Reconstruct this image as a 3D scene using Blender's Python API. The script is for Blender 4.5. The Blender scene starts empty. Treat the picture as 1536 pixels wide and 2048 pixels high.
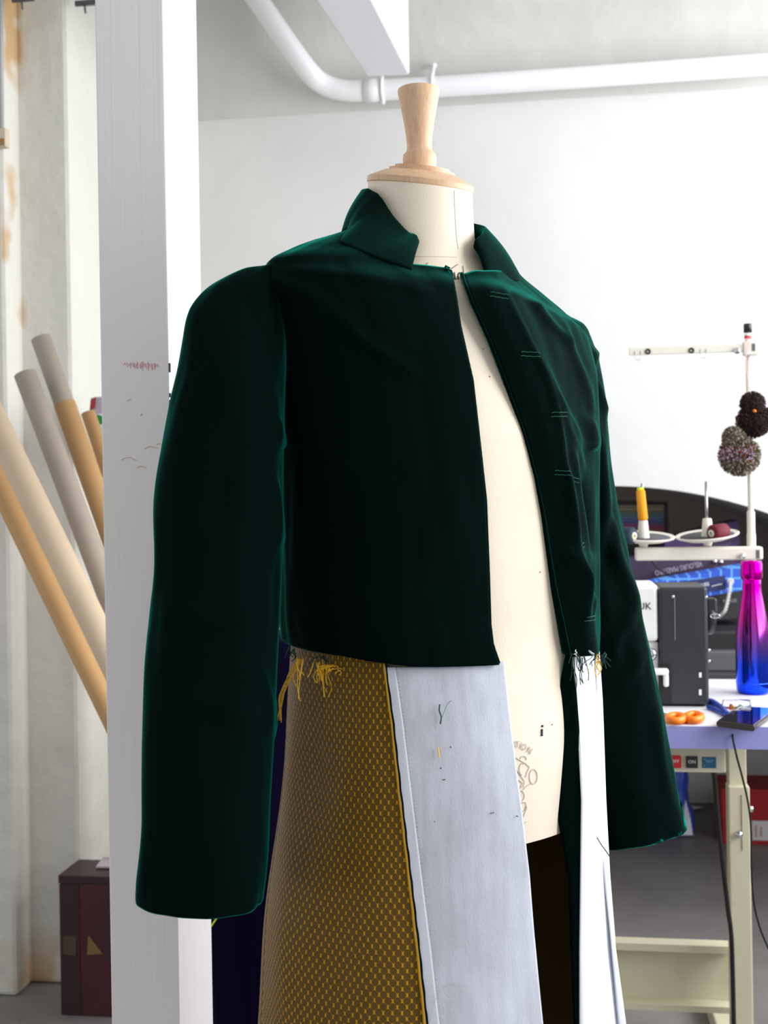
import bpy, bmesh, math, random
import numpy as np
from mathutils import Vector, Matrix, noise

random.seed(7)
SC = bpy.context.scene
COL = SC.collection

# ------------------------------------------------------------------ camera
FPX, HV, EYE = 2400.0, 985.0, 1.20
YAW, ROLL = math.radians(8.0), math.radians(0.95)
RGT = Vector((math.cos(YAW), math.sin(YAW), 0))
FWD = Vector((-math.sin(YAW), math.cos(YAW), 0))
UPV = Vector((0, 0, 1))
cam_d = bpy.data.cameras.new('camera')
cam = bpy.data.objects.new('camera', cam_d)
COL.objects.link(cam)
cx = RGT * math.cos(ROLL) - UPV * math.sin(ROLL)
cy = RGT * math.sin(ROLL) + UPV * math.cos(ROLL)
cz = -FWD
cam.matrix_world = Matrix(((cx.x, cy.x, cz.x, 0), (cx.y, cy.y, cz.y, 0), (cx.z, cy.z, cz.z, EYE), (0, 0, 0, 1)))
cam_d.sensor_fit = 'HORIZONTAL'
cam_d.sensor_width = 36
cam_d.lens = FPX * 36 / 1536
cam_d.shift_y = (HV - 1024) / 1536
cam_d.clip_start = 0.05
cam_d.dof.use_dof = True
cam_d.dof.focus_distance = 1.36
cam_d.dof.aperture_fstop = 12
SC.camera = cam

# ------------------------------------------------------------------ light
SC.view_settings.view_transform = 'Standard'
SC.view_settings.look = 'None'
SC.view_settings.gamma = 1
SC.view_settings.use_curve_mapping = False
SC.view_settings.exposure = 0.0
w = bpy.data.worlds.new('world')
SC.world = w
w.use_nodes = True
bg = w.node_tree.nodes['Background']
bg.inputs[0].default_value = (0.93, 0.96, 1.0, 1)
bg.inputs[1].default_value = 0.85

def area(name, loc, target, sx, sy, power, col):
    l = bpy.data.lights.new(name, 'AREA')
    l.shape = 'RECTANGLE'
    l.size, l.size_y, l.energy, l.color = sx, sy, power, col
    o = bpy.data.objects.new(name, l)
    o.location = loc
    o.rotation_euler = (Vector(target) - Vector(loc)).to_track_quat('-Z', 'Y').to_euler()
    COL.objects.link(o)
area('window_daylight', (1.72, 1.95, 1.78), (0, 1.8, 1.6), 3.0, 1.55, 104, (0.96, 0.97, 1.0))

# ------------------------------------------------------------------ projection helpers
CR, SR = math.cos(ROLL), math.sin(ROLL)
def camxyz(u, v, d):
    x = (u - 768) / FPX * d
    y = -(v - HV) / FPX * d
    X = x * CR + y * SR
    Z = -x * SR + y * CR
    return X, Z
def C(X, d, z):
    """a point from metres right of the camera, metres ahead, height"""
    p = RGT * X + FWD * d
    return Vector((p.x, p.y, z))
def P(u, v, d):
    X, Z = camxyz(u, v, d)
    return C(X, d, EYE + Z)
def proj(p):
    X = p.x * RGT.x + p.y * RGT.y
    d = p.x * FWD.x + p.y * FWD.y
    Z = p.z - EYE
    return 768 + FPX * (X * CR - Z * SR) / d, HV - FPX * (X * SR + Z * CR) / d, d
def on_y(u, v, y):
    p = P(u, v, 1.0); o = Vector((0, 0, EYE)); r = p - o
    return o + r * (y / r.y)
def on_z(u, v, z):
    p = P(u, v, 1.0); o = Vector((0, 0, EYE)); r = p - o
    return o + r * ((z - EYE) / r.z)

# ------------------------------------------------------------------ materials
def srgb(r, g, b):
    f = lambda c: ((c / 255) / 12.92 if c / 255 <= .04045 else ((c / 255 + .055) / 1.055) ** 2.4)
    return (f(r), f(g), f(b), 1)
def mat(name, col, rough=.6, metal=0, sheen=None, bump=0, bscale=60, bdetail=4, vary=0, vscale=4, stretch=None, spec=.5, sheen_r=.4, trans=0, coat=0):
    m = bpy.data.materials.new(name)
    m.use_nodes = True
    nt = m.node_tree
    b = nt.nodes['Principled BSDF']
    b.inputs['Base Color'].default_value = col
    b.inputs['Roughness'].default_value = rough
    b.inputs['Metallic'].default_value = metal
    b.inputs['Specular IOR Level'].default_value = spec
    if trans: b.inputs['Transmission Weight'].default_value = trans
    if coat: b.inputs['Coat Weight'].default_value = coat
    if sheen:
        b.inputs['Sheen Weight'].default_value = sheen[3]
        b.inputs['Sheen Tint'].default_value = (sheen[0], sheen[1], sheen[2], 1)
        b.inputs['Sheen Roughness'].default_value = sheen_r
    if bump or vary:
        tc = nt.nodes.new('ShaderNodeTexCoord')
        mp = nt.nodes.new('ShaderNodeMapping')
        if stretch: mp.inputs['Scale'].default_value = stretch
        nt.links.new(tc.outputs['Object'], mp.inputs[0])
    if bump:
        n = nt.nodes.new('ShaderNodeTexNoise')
        n.inputs['Scale'].default_value = bscale
        n.inputs['Detail'].default_value = bdetail
        nt.links.new(mp.outputs[0], n.inputs['Vector'])
        bp = nt.nodes.new('ShaderNodeBump')
        bp.inputs['Strength'].default_value = 1
        bp.inputs['Distance'].default_value = bump
        nt.links.new(n.outputs['Fac'], bp.inputs['Height'])
        nt.links.new(bp.outputs[0], b.inputs['Normal'])
    if vary:
        n = nt.nodes.new('ShaderNodeTexNoise')
        n.inputs['Scale'].default_value = vscale
        n.inputs['Detail'].default_value = 6
        nt.links.new(mp.outputs[0], n.inputs['Vector'])
        mx = nt.nodes.new('ShaderNodeMix'); mx.data_type = 'RGBA'
        cr = nt.nodes.new('ShaderNodeValToRGB')
        cr.color_ramp.elements[0].position = .35
        cr.color_ramp.elements[1].position = .65
        nt.links.new(n.outputs['Fac'], cr.inputs[0])
        nt.links.new(cr.outputs[0], mx.inputs[0])
        mx.inputs[6].default_value = tuple(c * (1 - vary) for c in col[:3]) + (1,)
        mx.inputs[7].default_value = tuple(min(1, c * (1 + vary * .5)) for c in col[:3]) + (1,)
        nt.links.new(mx.outputs[2], b.inputs['Base Color'])
    return m

def wall_mat():
    m = mat('white_wall_paint', srgb(219, 219, 217), .75, bump=.006, bscale=5, bdetail=6, vary=.04, vscale=2.5)
    return m
def stain_mat():
    """white paint with ochre damp stains in the pier corners and near the floor"""
    m = mat('stained_wall_paint', srgb(214, 212, 203), .8, bump=.015, bscale=8, bdetail=8)
    nt = m.node_tree; b = nt.nodes['Principled BSDF']
    tc = nt.nodes.new('ShaderNodeTexCoord')
    sp = nt.nodes.new('ShaderNodeSeparateXYZ'); nt.links.new(tc.outputs['Object'], sp.inputs[0])
    n = nt.nodes.new('ShaderNodeTexNoise'); n.inputs['Scale'].default_value = 9; n.inputs['Detail'].default_value = 6
    nt.links.new(tc.outputs['Object'], n.inputs['Vector'])
    def math_(op, a, b_, c_=None):
        q = nt.nodes.new('ShaderNodeMath'); q.operation = op
        for i, s in enumerate((a, b_, c_)):
            if s is None: continue
            if isinstance(s, (int, float)): q.inputs[i].default_value = s
            else: nt.links.new(s, q.inputs[i])
        return q.outputs[0]
    dx = math_('ABSOLUTE', math_('SUBTRACT', sp.outputs[0], PIER_X), 0)
    near = math_('SUBTRACT', 1, math_('MULTIPLY', dx, 55)); near = math_('MAXIMUM', near, 0)
    # paint peeling from the corner upwards only above breast height
    up = math_('GREATER_THAN', sp.outputs[2], 1.62)
    n2 = nt.nodes.new('ShaderNodeTexNoise'); n2.inputs['Scale'].default_value = 5; nt.links.new(tc.outputs['Object'], n2.inputs['Vector'])
    blot = math_('MAXIMUM', math_('MULTIPLY', math_('SUBTRACT', n2.outputs['Fac'], .5), 9), 0)
    blot = math_('MINIMUM', blot, 1)
    s1 = math_('MULTIPLY', math_('MULTIPLY', near, up), blot)
    low = math_('MAXIMUM', math_('SUBTRACT', .9, math_('MULTIPLY', sp.outputs[2], 6)), 0)
    s2 = math_('MULTIPLY', low, blot)
    s = math_('MINIMUM', math_('ADD', s1, s2), .85)
    mx = nt.nodes.new('ShaderNodeMix'); mx.data_type = 'RGBA'
    mx.inputs[6].default_value = srgb(214, 212, 203); mx.inputs[7].default_value = srgb(190, 150, 90)
    nt.links.new(s, mx.inputs[0]); nt.links.new(mx.outputs[2], b.inputs['Base Color'])
    return m
def brocade_mat(name, gold, dot, dark=1.0):
    m = bpy.data.materials.new(name); m.use_nodes = True
    nt = m.node_tree; b = nt.nodes['Principled BSDF']
    uv = nt.nodes.new('ShaderNodeUVMap'); sp = nt.nodes.new('ShaderNodeSeparateXYZ')
    nt.links.new(uv.outputs[0], sp.inputs[0])
    def M(op, a, b_=0, c_=None):
        q = nt.nodes.new('ShaderNodeMath'); q.operation = op
        for i, s in enumerate((a, b_, c_)):
            if s is None: continue
            if isinstance(s, (int, float)): q.inputs[i].default_value = s
            else: nt.links.new(s, q.inputs[i])
        return q.outputs[0]
    PX, PY = .0094, .0112
    def cell(ox, oy):
        x = M('ADD', M('DIVIDE', sp.outputs[0], PX), ox); y = M('ADD', M('DIVIDE', sp.outputs[1], PY), oy)
        fx = M('MULTIPLY', M('SUBTRACT', M('FRACT', x), .5), PX); fy = M('MULTIPLY', M('SUBTRACT', M('FRACT', y), .5), PY * 1.0)
        return M('SQRT', M('ADD', M('MULTIPLY', fx, fx), M('MULTIPLY', fy, fy)))
    d = M('MINIMUM', cell(0, 0), cell(.5, .5))
    nz = nt.nodes.new('ShaderNodeTexNoise'); nz.inputs['Scale'].default_value = 1400
    nt.links.new(uv.outputs[0], nz.inputs['Vector'])
    d = M('ADD', d, M('MULTIPLY', M('SUBTRACT', nz.outputs['Fac'], .5), .0012))
    mask = M('MINIMUM', M('MAXIMUM', M('DIVIDE', M('SUBTRACT', .0040, d), .0007), 0), 1)
    mx = nt.nodes.new('ShaderNodeMix'); mx.data_type = 'RGBA'
    mx.inputs[6].default_value = gold; mx.inputs[7].default_value = dot
    nt.links.new(mask, mx.inputs[0]); nt.links.new(mx.outputs[2], b.inputs['Base Color'])
    b.inputs['Roughness'].default_value = .42
    b.inputs['Metallic'].default_value = .1
    b.inputs['Specular IOR Level'].default_value = .25
    b.inputs['Sheen Weight'].default_value = 0
    b.inputs['Sheen Tint'].default_value = (1, .7, .2, 1)
    bp = nt.nodes.new('ShaderNodeBump'); bp.inputs['Distance'].default_value = .0010
    inv = M('SUBTRACT', 1, mask)
    wv = nt.nodes.new('ShaderNodeTexWave'); wv.inputs['Scale'].default_value = 260; wv.inputs['Distortion'].default_value = .5
    nt.links.new(uv.outputs[0], wv.inputs['Vector'])
    nt.links.new(M('ADD', inv, M('MULTIPLY', wv.outputs['Fac'], .25)), bp.inputs['Height'])
    nt.links.new(bp.outputs[0], b.inputs['Normal'])
    return m
def wood_mat(name, c1, c2, scale=30):
    m = mat(name, c1, .5)
    nt = m.node_tree; b = nt.nodes['Principled BSDF']
    tc = nt.nodes.new('ShaderNodeTexCoord'); mp = nt.nodes.new('ShaderNodeMapping'); mp.inputs['Scale'].default_value = (1, 1, .12)
    nt.links.new(tc.outputs['Object'], mp.inputs[0])
    n = nt.nodes.new('ShaderNodeTexNoise'); n.inputs['Scale'].default_value = scale * 8; n.inputs['Detail'].default_value = 5; n.inputs['Distortion'].default_value = 1.2
    nt.links.new(mp.outputs[0], n.inputs['Vector'])
    mx = nt.nodes.new('ShaderNodeMix'); mx.data_type = 'RGBA'; mx.inputs[6].default_value = c1; mx.inputs[7].default_value = c2
    cr = nt.nodes.new('ShaderNodeValToRGB'); cr.color_ramp.elements[0].position = .35; cr.color_ramp.elements[1].position = .75
    nt.links.new(n.outputs['Fac'], cr.inputs[0]); nt.links.new(cr.outputs[0], mx.inputs[0])
    nt.links.new(mx.outputs[2], b.inputs['Base Color'])
    return m
def ramp_z_mat(name, stops, z0, z1, rough, metal, axis=2):
    """colour bands along the height of the thing itself"""
    m = mat(name, (1, 1, 1, 1), rough, metal)
    nt = m.node_tree; b = nt.nodes['Principled BSDF']
    tc = nt.nodes.new('ShaderNodeTexCoord'); sp = nt.nodes.new('ShaderNodeSeparateXYZ'); nt.links.new(tc.outputs['Object'], sp.inputs[0])
    mr = nt.nodes.new('ShaderNodeMapRange'); mr.inputs[1].default_value = z0; mr.inputs[2].default_value = z1
    nt.links.new(sp.outputs[axis], mr.inputs[0])
    cr = nt.nodes.new('ShaderNodeValToRGB'); nt.links.new(mr.outputs[0], cr.inputs[0])
    e = cr.color_ramp.elements
    e[0].position, e[0].color = stops[0]; e[1].position, e[1].color = stops[-1]
    for p, c in stops[1:-1]:
        q = e.new(p); q.color = c
    nt.links.new(cr.outputs[0], b.inputs['Base Color'])
    return m

# ------------------------------------------------------------------ object helpers
ORG = {}
def finish(me, mats, smooth):
    for m in (mats if isinstance(mats, (list, tuple)) else [mats]): me.materials.append(m)
    if smooth:
        for p in me.polygons: p.use_smooth = True
def tag(o, label=None, cat=None, group=None, kind=None):
    if label: o['label'] = label
    if cat: o['category'] = cat
    if group: o['group'] = group
    if kind: o['kind'] = kind
    return o
def thing(name, loc, label, cat, group=None):
    o = bpy.data.objects.new(name, None); COL.objects.link(o)
    o.empty_display_size = .05
    o.location = loc; ORG[o.name] = Vector(loc)
    return tag(o, label, cat, group)
def obj(name, bm, mats, parent=None, smooth=False, label=None, cat=None, group=None, kind=None, recalc=True):
    if recalc: bmesh.ops.recalc_face_normals(bm, faces=bm.faces)
    if parent is not None:
        off = ORG[parent.name]
    else:
        xs = [v.co for v in bm.verts]
        off = Vector(((min(c.x for c in xs) + max(c.x for c in xs)) / 2, (min(c.y for c in xs) + max(c.y for c in xs)) / 2, min(c.z for c in xs)))
    if kind == 'structure': off = Vector((0, 0, 0))
    bmesh.ops.translate(bm, verts=bm.verts, vec=-off)
    me = bpy.data.meshes.new(name); bm.to_mesh(me); bm.free()
    finish(me, mats, smooth)
    o = bpy.data.objects.new(name, me); COL.objects.link(o)
    if parent is not None:
        o.parent = parent
        ORG[o.name] = off
    else:
        o.location = off; ORG[o.name] = off
    return tag(o, label, cat, group, kind)
def autosmooth(o, ang=35):
    me = o.data
    for p in me.polygons: p.use_smooth = True
    bm = bmesh.new(); bm.from_mesh(me)
    for e in bm.edges:
        if len(e.link_faces) == 2 and e.calc_face_angle(0) > math.radians(ang): e.smooth = False
    bm.to_mesh(me); bm.free()
    return o
def solidify(o, th, off=-1):
    m = o.modifiers.new('thickness', 'SOLIDIFY'); m.thickness = th; m.offset = off
    return o
def box(bm, c, s, rot=None, bevel=0):
    """box with centre c, size s, rotation matrix rot"""
    r = bmesh.ops.create_cube(bm, size=1)
    vs = r['verts']
    for v in vs:
        v.co = Vector((v.co.x * s[0], v.co.y * s[1], v.co.z * s[2]))
    if bevel:
        es = list({e for v in vs for e in v.link_edges})
        b = bmesh.ops.bevel(bm, geom=es, offset=bevel, segments=2, affect='EDGES', profile=.5)
        vs = list({v for f in b['faces'] for v in f.verts} | {v for v in vs if v.is_valid})
    for v in vs:
        v.co = (rot @ v.co if rot else v.co) + Vector(c)
    return vs
def bx(c, s, rot=None, bevel=0):
    bm = bmesh.new(); box(bm, c, s, rot, bevel); return bm
def box2(x0, x1, y0, y1, z0, z1, bevel=0):
    return bx(((x0 + x1) / 2, (y0 + y1) / 2, (z0 + z1) / 2), (x1 - x0, y1 - y0, z1 - z0), None, bevel)
def frame_of(d):
    d = d.normalized()
    a = Vector((0, 0, 1)) if abs(d.z) < .9 else Vector((1, 0, 0))
    x = d.cross(a).normalized(); y = d.cross(x).normalized()
    return x, y
def tube(bm, pts, r, seg=8, cap=True, closed=False):
    pts = [Vector(p) for p in pts]
    rr = r if isinstance(r, (list, tuple)) else [r] * len(pts)
    rings = []; x = None
    n = len(pts)
    for i, p in enumerate(pts):
        if closed: d = pts[(i + 1) % n] - pts[i - 1]
        else: d = pts[min(i + 1, n - 1)] - pts[max(i - 1, 0)]
        if d.length < 1e-9: d = Vector((0, 0, 1))
        d.normalize()
        if x is None: x, y = frame_of(d)
        else:
            x = (x - d * x.dot(d)).normalized(); y = d.cross(x)
        rings.append([bm.verts.new(p + (x * math.cos(t) + y * math.sin(t)) * rr[i]) for t in [2 * math.pi * k / seg for k in range(seg)]])
    for i in range(n if closed else n - 1):
        a, b = rings[i], rings[(i + 1) % n]
        for k in range(seg):
            bm.faces.new((a[k], a[(k + 1) % seg], b[(k + 1) % seg], b[k]))
    if cap and not closed:
        bm.faces.new(rings[0][::-1]); bm.faces.new(rings[-1])
    return bm
def tb(pts, r, seg=8, **k):
    return tube(bmesh.new(), pts, r, seg, **k)
def smooth_path(pts, n=8):
    pts = [Vector(p) for p in pts]; out = []
    for i in range(len(pts) - 1):
        p0 = pts[max(i - 1, 0)]; p1 = pts[i]; p2 = pts[i + 1]; p3 = pts[min(i + 2, len(pts) - 1)]
        for k in range(n):
            t = k / n
            out.append(.5 * ((2 * p1) + (p2 - p0) * t + (2 * p0 - 5 * p1 + 4 * p2 - p3) * t * t + (3 * p1 - p0 - 3 * p2 + p3) * t ** 3))
    out.append(pts[-1]); return out
def lathe(bm, prof, loc, seg=40, rot=None, cap=True):
    rings = []
    for r, z in prof:
        ring = []
        for k in range(seg):
            t = 2 * math.pi * k / seg
            c = Vector((r * math.cos(t), r * math.sin(t), z))
            if rot: c = rot @ c
            ring.append(bm.verts.new(c + Vector(loc)))
        rings.append(ring)
    for a, b in zip(rings[:-1], rings[1:]):
        for k in range(seg): bm.faces.new((a[k], a[(k + 1) % seg], b[(k + 1) % seg], b[k]))
    if cap:
        if prof[0][0] > 1e-5: bm.faces.new(rings[0][::-1])
        if prof[-1][0] > 1e-5: bm.faces.new(rings[-1])
    return bm
def lt(prof, loc, seg=40, rot=None, cap=True):
    return lathe(bmesh.new(), prof, loc, seg, rot, cap)
def along(d):
    """rotation that turns +Z to d"""
    return Vector(d).to_track_quat('Z', 'Y').to_matrix()
def slab(bm, quad, th, back=None):
    """prism: a quad of world points (clockwise from camera) with thickness away from the eye"""
    a, b, c, d = [Vector(q) for q in quad]
    n = (b - a).cross(d - a).normalized()
    if n.dot(a - Vector((0, 0, EYE))) < 0: n = -n
    vs = [bm.verts.new(q) for q in (a, b, c, d)] + [bm.verts.new(q + n * th) for q in (a, b, c, d)]
    bm.faces.new(vs[:4]); bm.faces.new(vs[4:][::-1])
    for i in range(4):
        j = (i + 1) % 4
        bm.faces.new((vs[i], vs[4 + i], vs[4 + j], vs[j]))
    return bm
def sl(quad, th): return slab(bmesh.new(), quad, th)
def text(s, size, m, origin, xd, yd, parent, depth=.0004, name='lettering', align='CENTER', fit=None):
    cu = bpy.data.curves.new('t', 'FONT'); cu.body = s; cu.size = size; cu.extrude = depth
    cu.align_x = align; cu.align_y = 'CENTER'; cu.resolution_u = 3
    t = bpy.data.objects.new('t', cu); COL.objects.link(t)
    bpy.context.view_layer.update()
    me = bpy.data.meshes.new_from_object(t.evaluated_get(bpy.context.evaluated_depsgraph_get()))
    bpy.data.objects.remove(t); bpy.data.curves.remove(cu)
    xd = Vector(xd).normalized(); zd = xd.cross(Vector(yd)).normalized(); yd = zd.cross(xd)
    bm = bmesh.new(); bm.from_mesh(me); bpy.data.meshes.remove(me)
    if fit:
        wd = max(v.co.x for v in bm.verts) - min(v.co.x for v in bm.verts)
        k = fit / wd
        for v in bm.verts: v.co.x *= k
    for v in bm.verts: v.co = Vector(origin) + xd * v.co.x + yd * v.co.y + zd * v.co.z
    return obj(name, bm, m, parent)

# ------------------------------------------------------------------ the setting
PIER_X = 0
pa = on_z(36, 1994, 0)      # foot of the front pier's edge
pb = on_z(166, 1970, 0)     # foot of the second pier's edge
PIER_X = pa.x
M_wall = wall_mat(); M_stain = stain_mat()
M_recess = mat('grey_brown_recess', srgb(192, 176, 170), .85, bump=.01, bscale=8, vary=.08)  # grey-brown colour for the upper part of the recess wall
M_floor = mat('grey_concrete_paint', srgb(128, 124, 122), .55, bump=.002, bscale=30, vary=.18, vscale=3)
M_ceil = mat('ceiling_paint', srgb(203, 203, 198), .8, bump=.01, bscale=6, vary=.05)
YB, YN, ZC = 3.7, 4.69, 2.39

bm = box2(-3.2, 1.9, -1.6, YN + .3, -.1, 0)
obj('floor', bm, M_floor, kind='structure')

# back wall with a segmental arch opening
arch = []
c0 = on_y(1205, 972, YB); R_ = 1.36
for k in range(-24, 25):
    x = k / 24 * 1.12
    arch.append((c0.x + x, c0.z - (R_ - math.sqrt(R_ * R_ - x * x))))
xl, xr = arch[0][0], arch[-1][0]
bm = bmesh.new()
def wall_cols(bm, cols, y0, y1):
    """cols: list of (x, zlow); fills from zlow to ZC, front, soffit and back"""
    rows = []
    for x, zl in cols:
        r = []
        for k in range(13):
            z = zl + (ZC - zl) * k / 12
            r.append(bm.verts.new((x, y0 + .012 * noise.noise((x * 1.3, 0, z * 1.3)), z)))
        r2 = bm.verts.new((x, y1, zl))
        rows.append((r, r2))
    for (a, a2), (b, b2) in zip(rows[:-1], rows[1:]):
        for k in range(12): bm.faces.new((a[k], b[k], b[k + 1], a[k + 1]))
        bm.faces.new((a[0], a2, b2, b[0]))
wall_cols(bm, [(-2.2 + i * (xl + 2.2) / 14, 0) for i in range(15)], YB, YB + .3)
wall_cols(bm, arch, YB, YN)
wall_cols(bm, [(xr + i * (1.9 - xr) / 6, 0) for i in range(7)], YB, YB + .3)
autosmooth(obj('wall_back', bm, M_wall, kind='structure', recalc=False), 40)
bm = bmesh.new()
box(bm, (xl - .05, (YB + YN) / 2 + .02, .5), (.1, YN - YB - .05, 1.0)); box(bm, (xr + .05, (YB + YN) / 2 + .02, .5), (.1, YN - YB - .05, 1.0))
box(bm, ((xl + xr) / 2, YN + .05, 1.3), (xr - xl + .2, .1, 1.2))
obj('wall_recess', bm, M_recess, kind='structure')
bm = bx(((xl + xr) / 2, YN + .045, .35), (xr - xl + .2, .1, .70))
obj('wall_recess_lower', bm, M_wall, kind='structure')  # lower part of the recess wall, in the white wall colour
# cove and ceiling
bm = bmesh.new()
prev = None
for i in range(31):
    x = -2.2 + i * 4.1 / 30
    row = []
    for k in range(11):
        t = k / 10 * math.pi / 2
        row.append(bm.verts.new((x, YB - .9 * (1 - math.cos(t)) + .01 * noise.noise((x * 2, k * .4, 3)) * (k > 0), ZC + .42 * math.sin(t))))
    row.append(bm.verts.new((x, -1.6, ZC + .42)))
    if prev:
        for k in range(11): bm.faces.new((prev[k], row[k], row[k + 1], prev[k + 1]))
    prev = row
obj('ceiling', bm, M_ceil, kind='structure', smooth=True)
# left piers
bm = box2(-2.6, pa.x, pa.y, pa.y + .5, 0, 2.8, .012)
o = obj('wall_left', bm, M_stain, kind='structure')
bm = box2(-2.6, pb.x, pb.y, YB, 0, 2.8, .012)
o = obj('wall_pier', bm, M_stain, kind='structure')
# right wall with the big window that lights the room
bm = bmesh.new()
for (y0, y1, z0, z1) in ((-1.6, .42, 0, 2.81), (3.48, 3.7, 0, 2.81), (.42, 3.48, 0, .95), (.42, 3.48, 2.58, 2.81)):
    box(bm, (1.85, (y0 + y1) / 2, (z0 + z1) / 2), (.1, y1 - y0, z1 - z0))
obj('wall_right', bm, M_wall, kind='structure')

# post -------------------------------------------------------------
M_post = mat('white_gloss_post_paint', srgb(236, 231, 231), .45, bump=.0006, bscale=55, bdetail=3, stretch=(3, 3, .03))
def post_mat():
    m = M_post; nt = m.node_tree; b = nt.nodes['Principled BSDF']
    tc = nt.nodes.new('ShaderNodeTexCoord'); sp = nt.nodes.new('ShaderNodeSeparateXYZ'); nt.links.new(tc.outputs['Object'], sp.inputs[0])
    return m
dp = 1.62
f0, f1 = P(206, 1024, dp), None
# front face is parallel to the back wall
yp = f0.y
f1 = on_y(343, 1024, yp)
bm = box2(f0.x, f1.x, yp, yp + .155, 0, 2.81, .002)
post = obj('trim_1', bm, M_post, kind='structure')
M_pink = mat('pink_crayon', srgb(226, 150, 158), .8)
M_scuff = mat('beige_scuff', srgb(214, 200, 180), .8)
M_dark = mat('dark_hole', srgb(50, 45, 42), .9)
bm = bmesh.new()
for i in range(34):
    u = 247 + i * 2.1 + random.uniform(-1, 1); h = random.uniform(2, 9) if i > 6 else random.uniform(1, 4)
    v = 729 + random.uniform(-2, 2) + i * .12
    a, b = on_y(u, v - h, yp - .0003), on_y(u + random.uniform(-1, 1), v + h, yp - .0003)
    tube(bm, [a, b], .0003, 4)
tag(obj('crayon_marks', bm, M_pink, post, kind='structure'))
bm = bmesh.new()
for (u, v, w_, h_) in ((258, 920, 15, 5), (283, 936, 10, 3), (303, 897, 14, 4), (318, 890, 5, 3), (258, 802, 4, 3), (283, 832, 2, 5)):
    pts = [on_y(u - w_ + 2 * w_ * k / 8, v - h_ * math.sin(math.pi * k / 8) + random.uniform(-1, 1), yp - .0002) for k in range(9)]
    tube(bm, pts, .0006, 4)
obj('paint_scuffs', bm, M_scuff, post, kind='structure')
bm = bmesh.new()
for (v, h_) in ((735, 9), (812, 12), (790, 4)):
    box(bm, (f1.x + .0002, yp + .002, on_y(343, v, yp).z), (.0014, .004, h_ * dp / FPX * 2))
obj('chipped_edge', bm, M_dark, post, kind='structure')

# beam, pipe and clips ------------------------------------------------
M_beam = mat('white_beam_paint', srgb(224, 226, 230), .4, bump=.001, bscale=20)
zb = 2.345
q = [on_z(735, 153, zb), on_z(819, 150, zb), on_z(664, -160, zb), on_z(537, -143, zb)]
bm = bmesh.new()
lo = [bm.verts.new(p) for p in q]; hi = [bm.verts.new(p + Vector((0, 0, .46))) for p in q]
bm.faces.new(lo[::-1]); bm.faces.new(hi)
for i in range(4):
    j = (i + 1) % 4; bm.faces.new((lo[i], lo[j], hi[j], hi[i]))
bmesh.ops.bevel(bm, geom=bm.edges[:], offset=.003, segments=2, affect='EDGES')
obj('trim_2', bm, M_beam, kind='structure')
M_pipe = mat('white_pipe_gloss', srgb(238, 238, 240), .28, bump=.001, bscale=25)
ypipe = YB - .09
pts = [on_y(470, -60, ypipe - .22), on_y(512, -5, ypipe - .18), on_y(572, 82, ypipe - .1), on_y(620, 146, ypipe - .04), on_y(650, 170, ypipe - .01), on_y(690, 181, ypipe), on_y(740, 181, ypipe), on_y(900, 172, ypipe), on_y(1200, 152, ypipe), on_y(1600, 124, ypipe)]
pt = thing('water_pipe', pts[-1], 'white painted pipe bending along the top of the back wall', 'pipe')
obj('pipe_run', tb(smooth_path(pts, 10), .0315, 24), M_pipe, pt, smooth=True)
a, b = on_y(728, 181.5, ypipe), on_y(762, 180, ypipe)
obj('coupling', tb([a, b], .0345, 24), M_pipe, pt, smooth=True)
for (u, v, hook) in ((766, 179, 0), (866, 172, 1)):
    c = on_y(u, v, ypipe); bm = bmesh.new()
    ring = [c + Vector((0, math.cos(t) * .036, math.sin(t) * .036)) for t in [2 * math.pi * k / 20 for k in range(20)]]
    tube(bm, ring, .005, 8, closed=True)
    if hook:
        tube(bm, smooth_path([c + Vector((0, 0, .034)), c + Vector((.002, .01, .06)), c + Vector((.003, .04, .075))]), .0055, 8)
        lathe(bm, [(0, -.009), (.009, -.004), (.009, .004), (0, .009)], c + Vector((.003, .012, .066)), 12)
    else:
        tube(bm, [c - Vector((0, .005, .034)), c - Vector((0, .005, .046))], .005, 8)
    obj('pipe_clip', bm, M_pipe, pt, smooth=True)

# ------------------------------------------------------------------ tailor's form
TH = math.radians(36)
AX, AD = .048, 1.40                       # axis of the form: metres right of and ahead of the camera
def Lp(lat, fwd, z):
    """form's own frame: lat to the wearer's left, fwd to the front"""
    return C(AX + lat * math.cos(TH) + fwd * math.sin(TH), AD + lat * math.sin(TH) - fwd * math.cos(TH), z)
def keyf(keys):
    K = np.array(keys, float); K = K[np.argsort(K[:, 0])]
    z = K[:, 0]; V = K[:, 1:]
    s = (V[1:] - V[:-1]) / (z[1:] - z[:-1])[:, None]
    m = np.zeros_like(V)
    for j in range(V.shape[1]):
        for i in range(1, len(z) - 1):
            a, b = s[i - 1, j], s[i, j]
            m[i, j] = 0 if a * b <= 0 else 2 * a * b / (a + b)
        m[0, j], m[-1, j] = s[0, j], s[-1, j]
    def f(q):
        q = min(max(q, z[0]), z[-1])
        i = int(min(max(np.searchsorted(z, q) - 1, 0), len(z) - 2))
        h = z[i + 1] - z[i]; t = (q - z[i]) / h
        return ((2 * t ** 3 - 3 * t ** 2 + 1) * V[i] + (t ** 3 - 2 * t ** 2 + t) * h * m[i] + (-2 * t ** 3 + 3 * t ** 2) * V[i + 1] + (t ** 3 - t ** 2) * h * m[i + 1])
    return f
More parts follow.
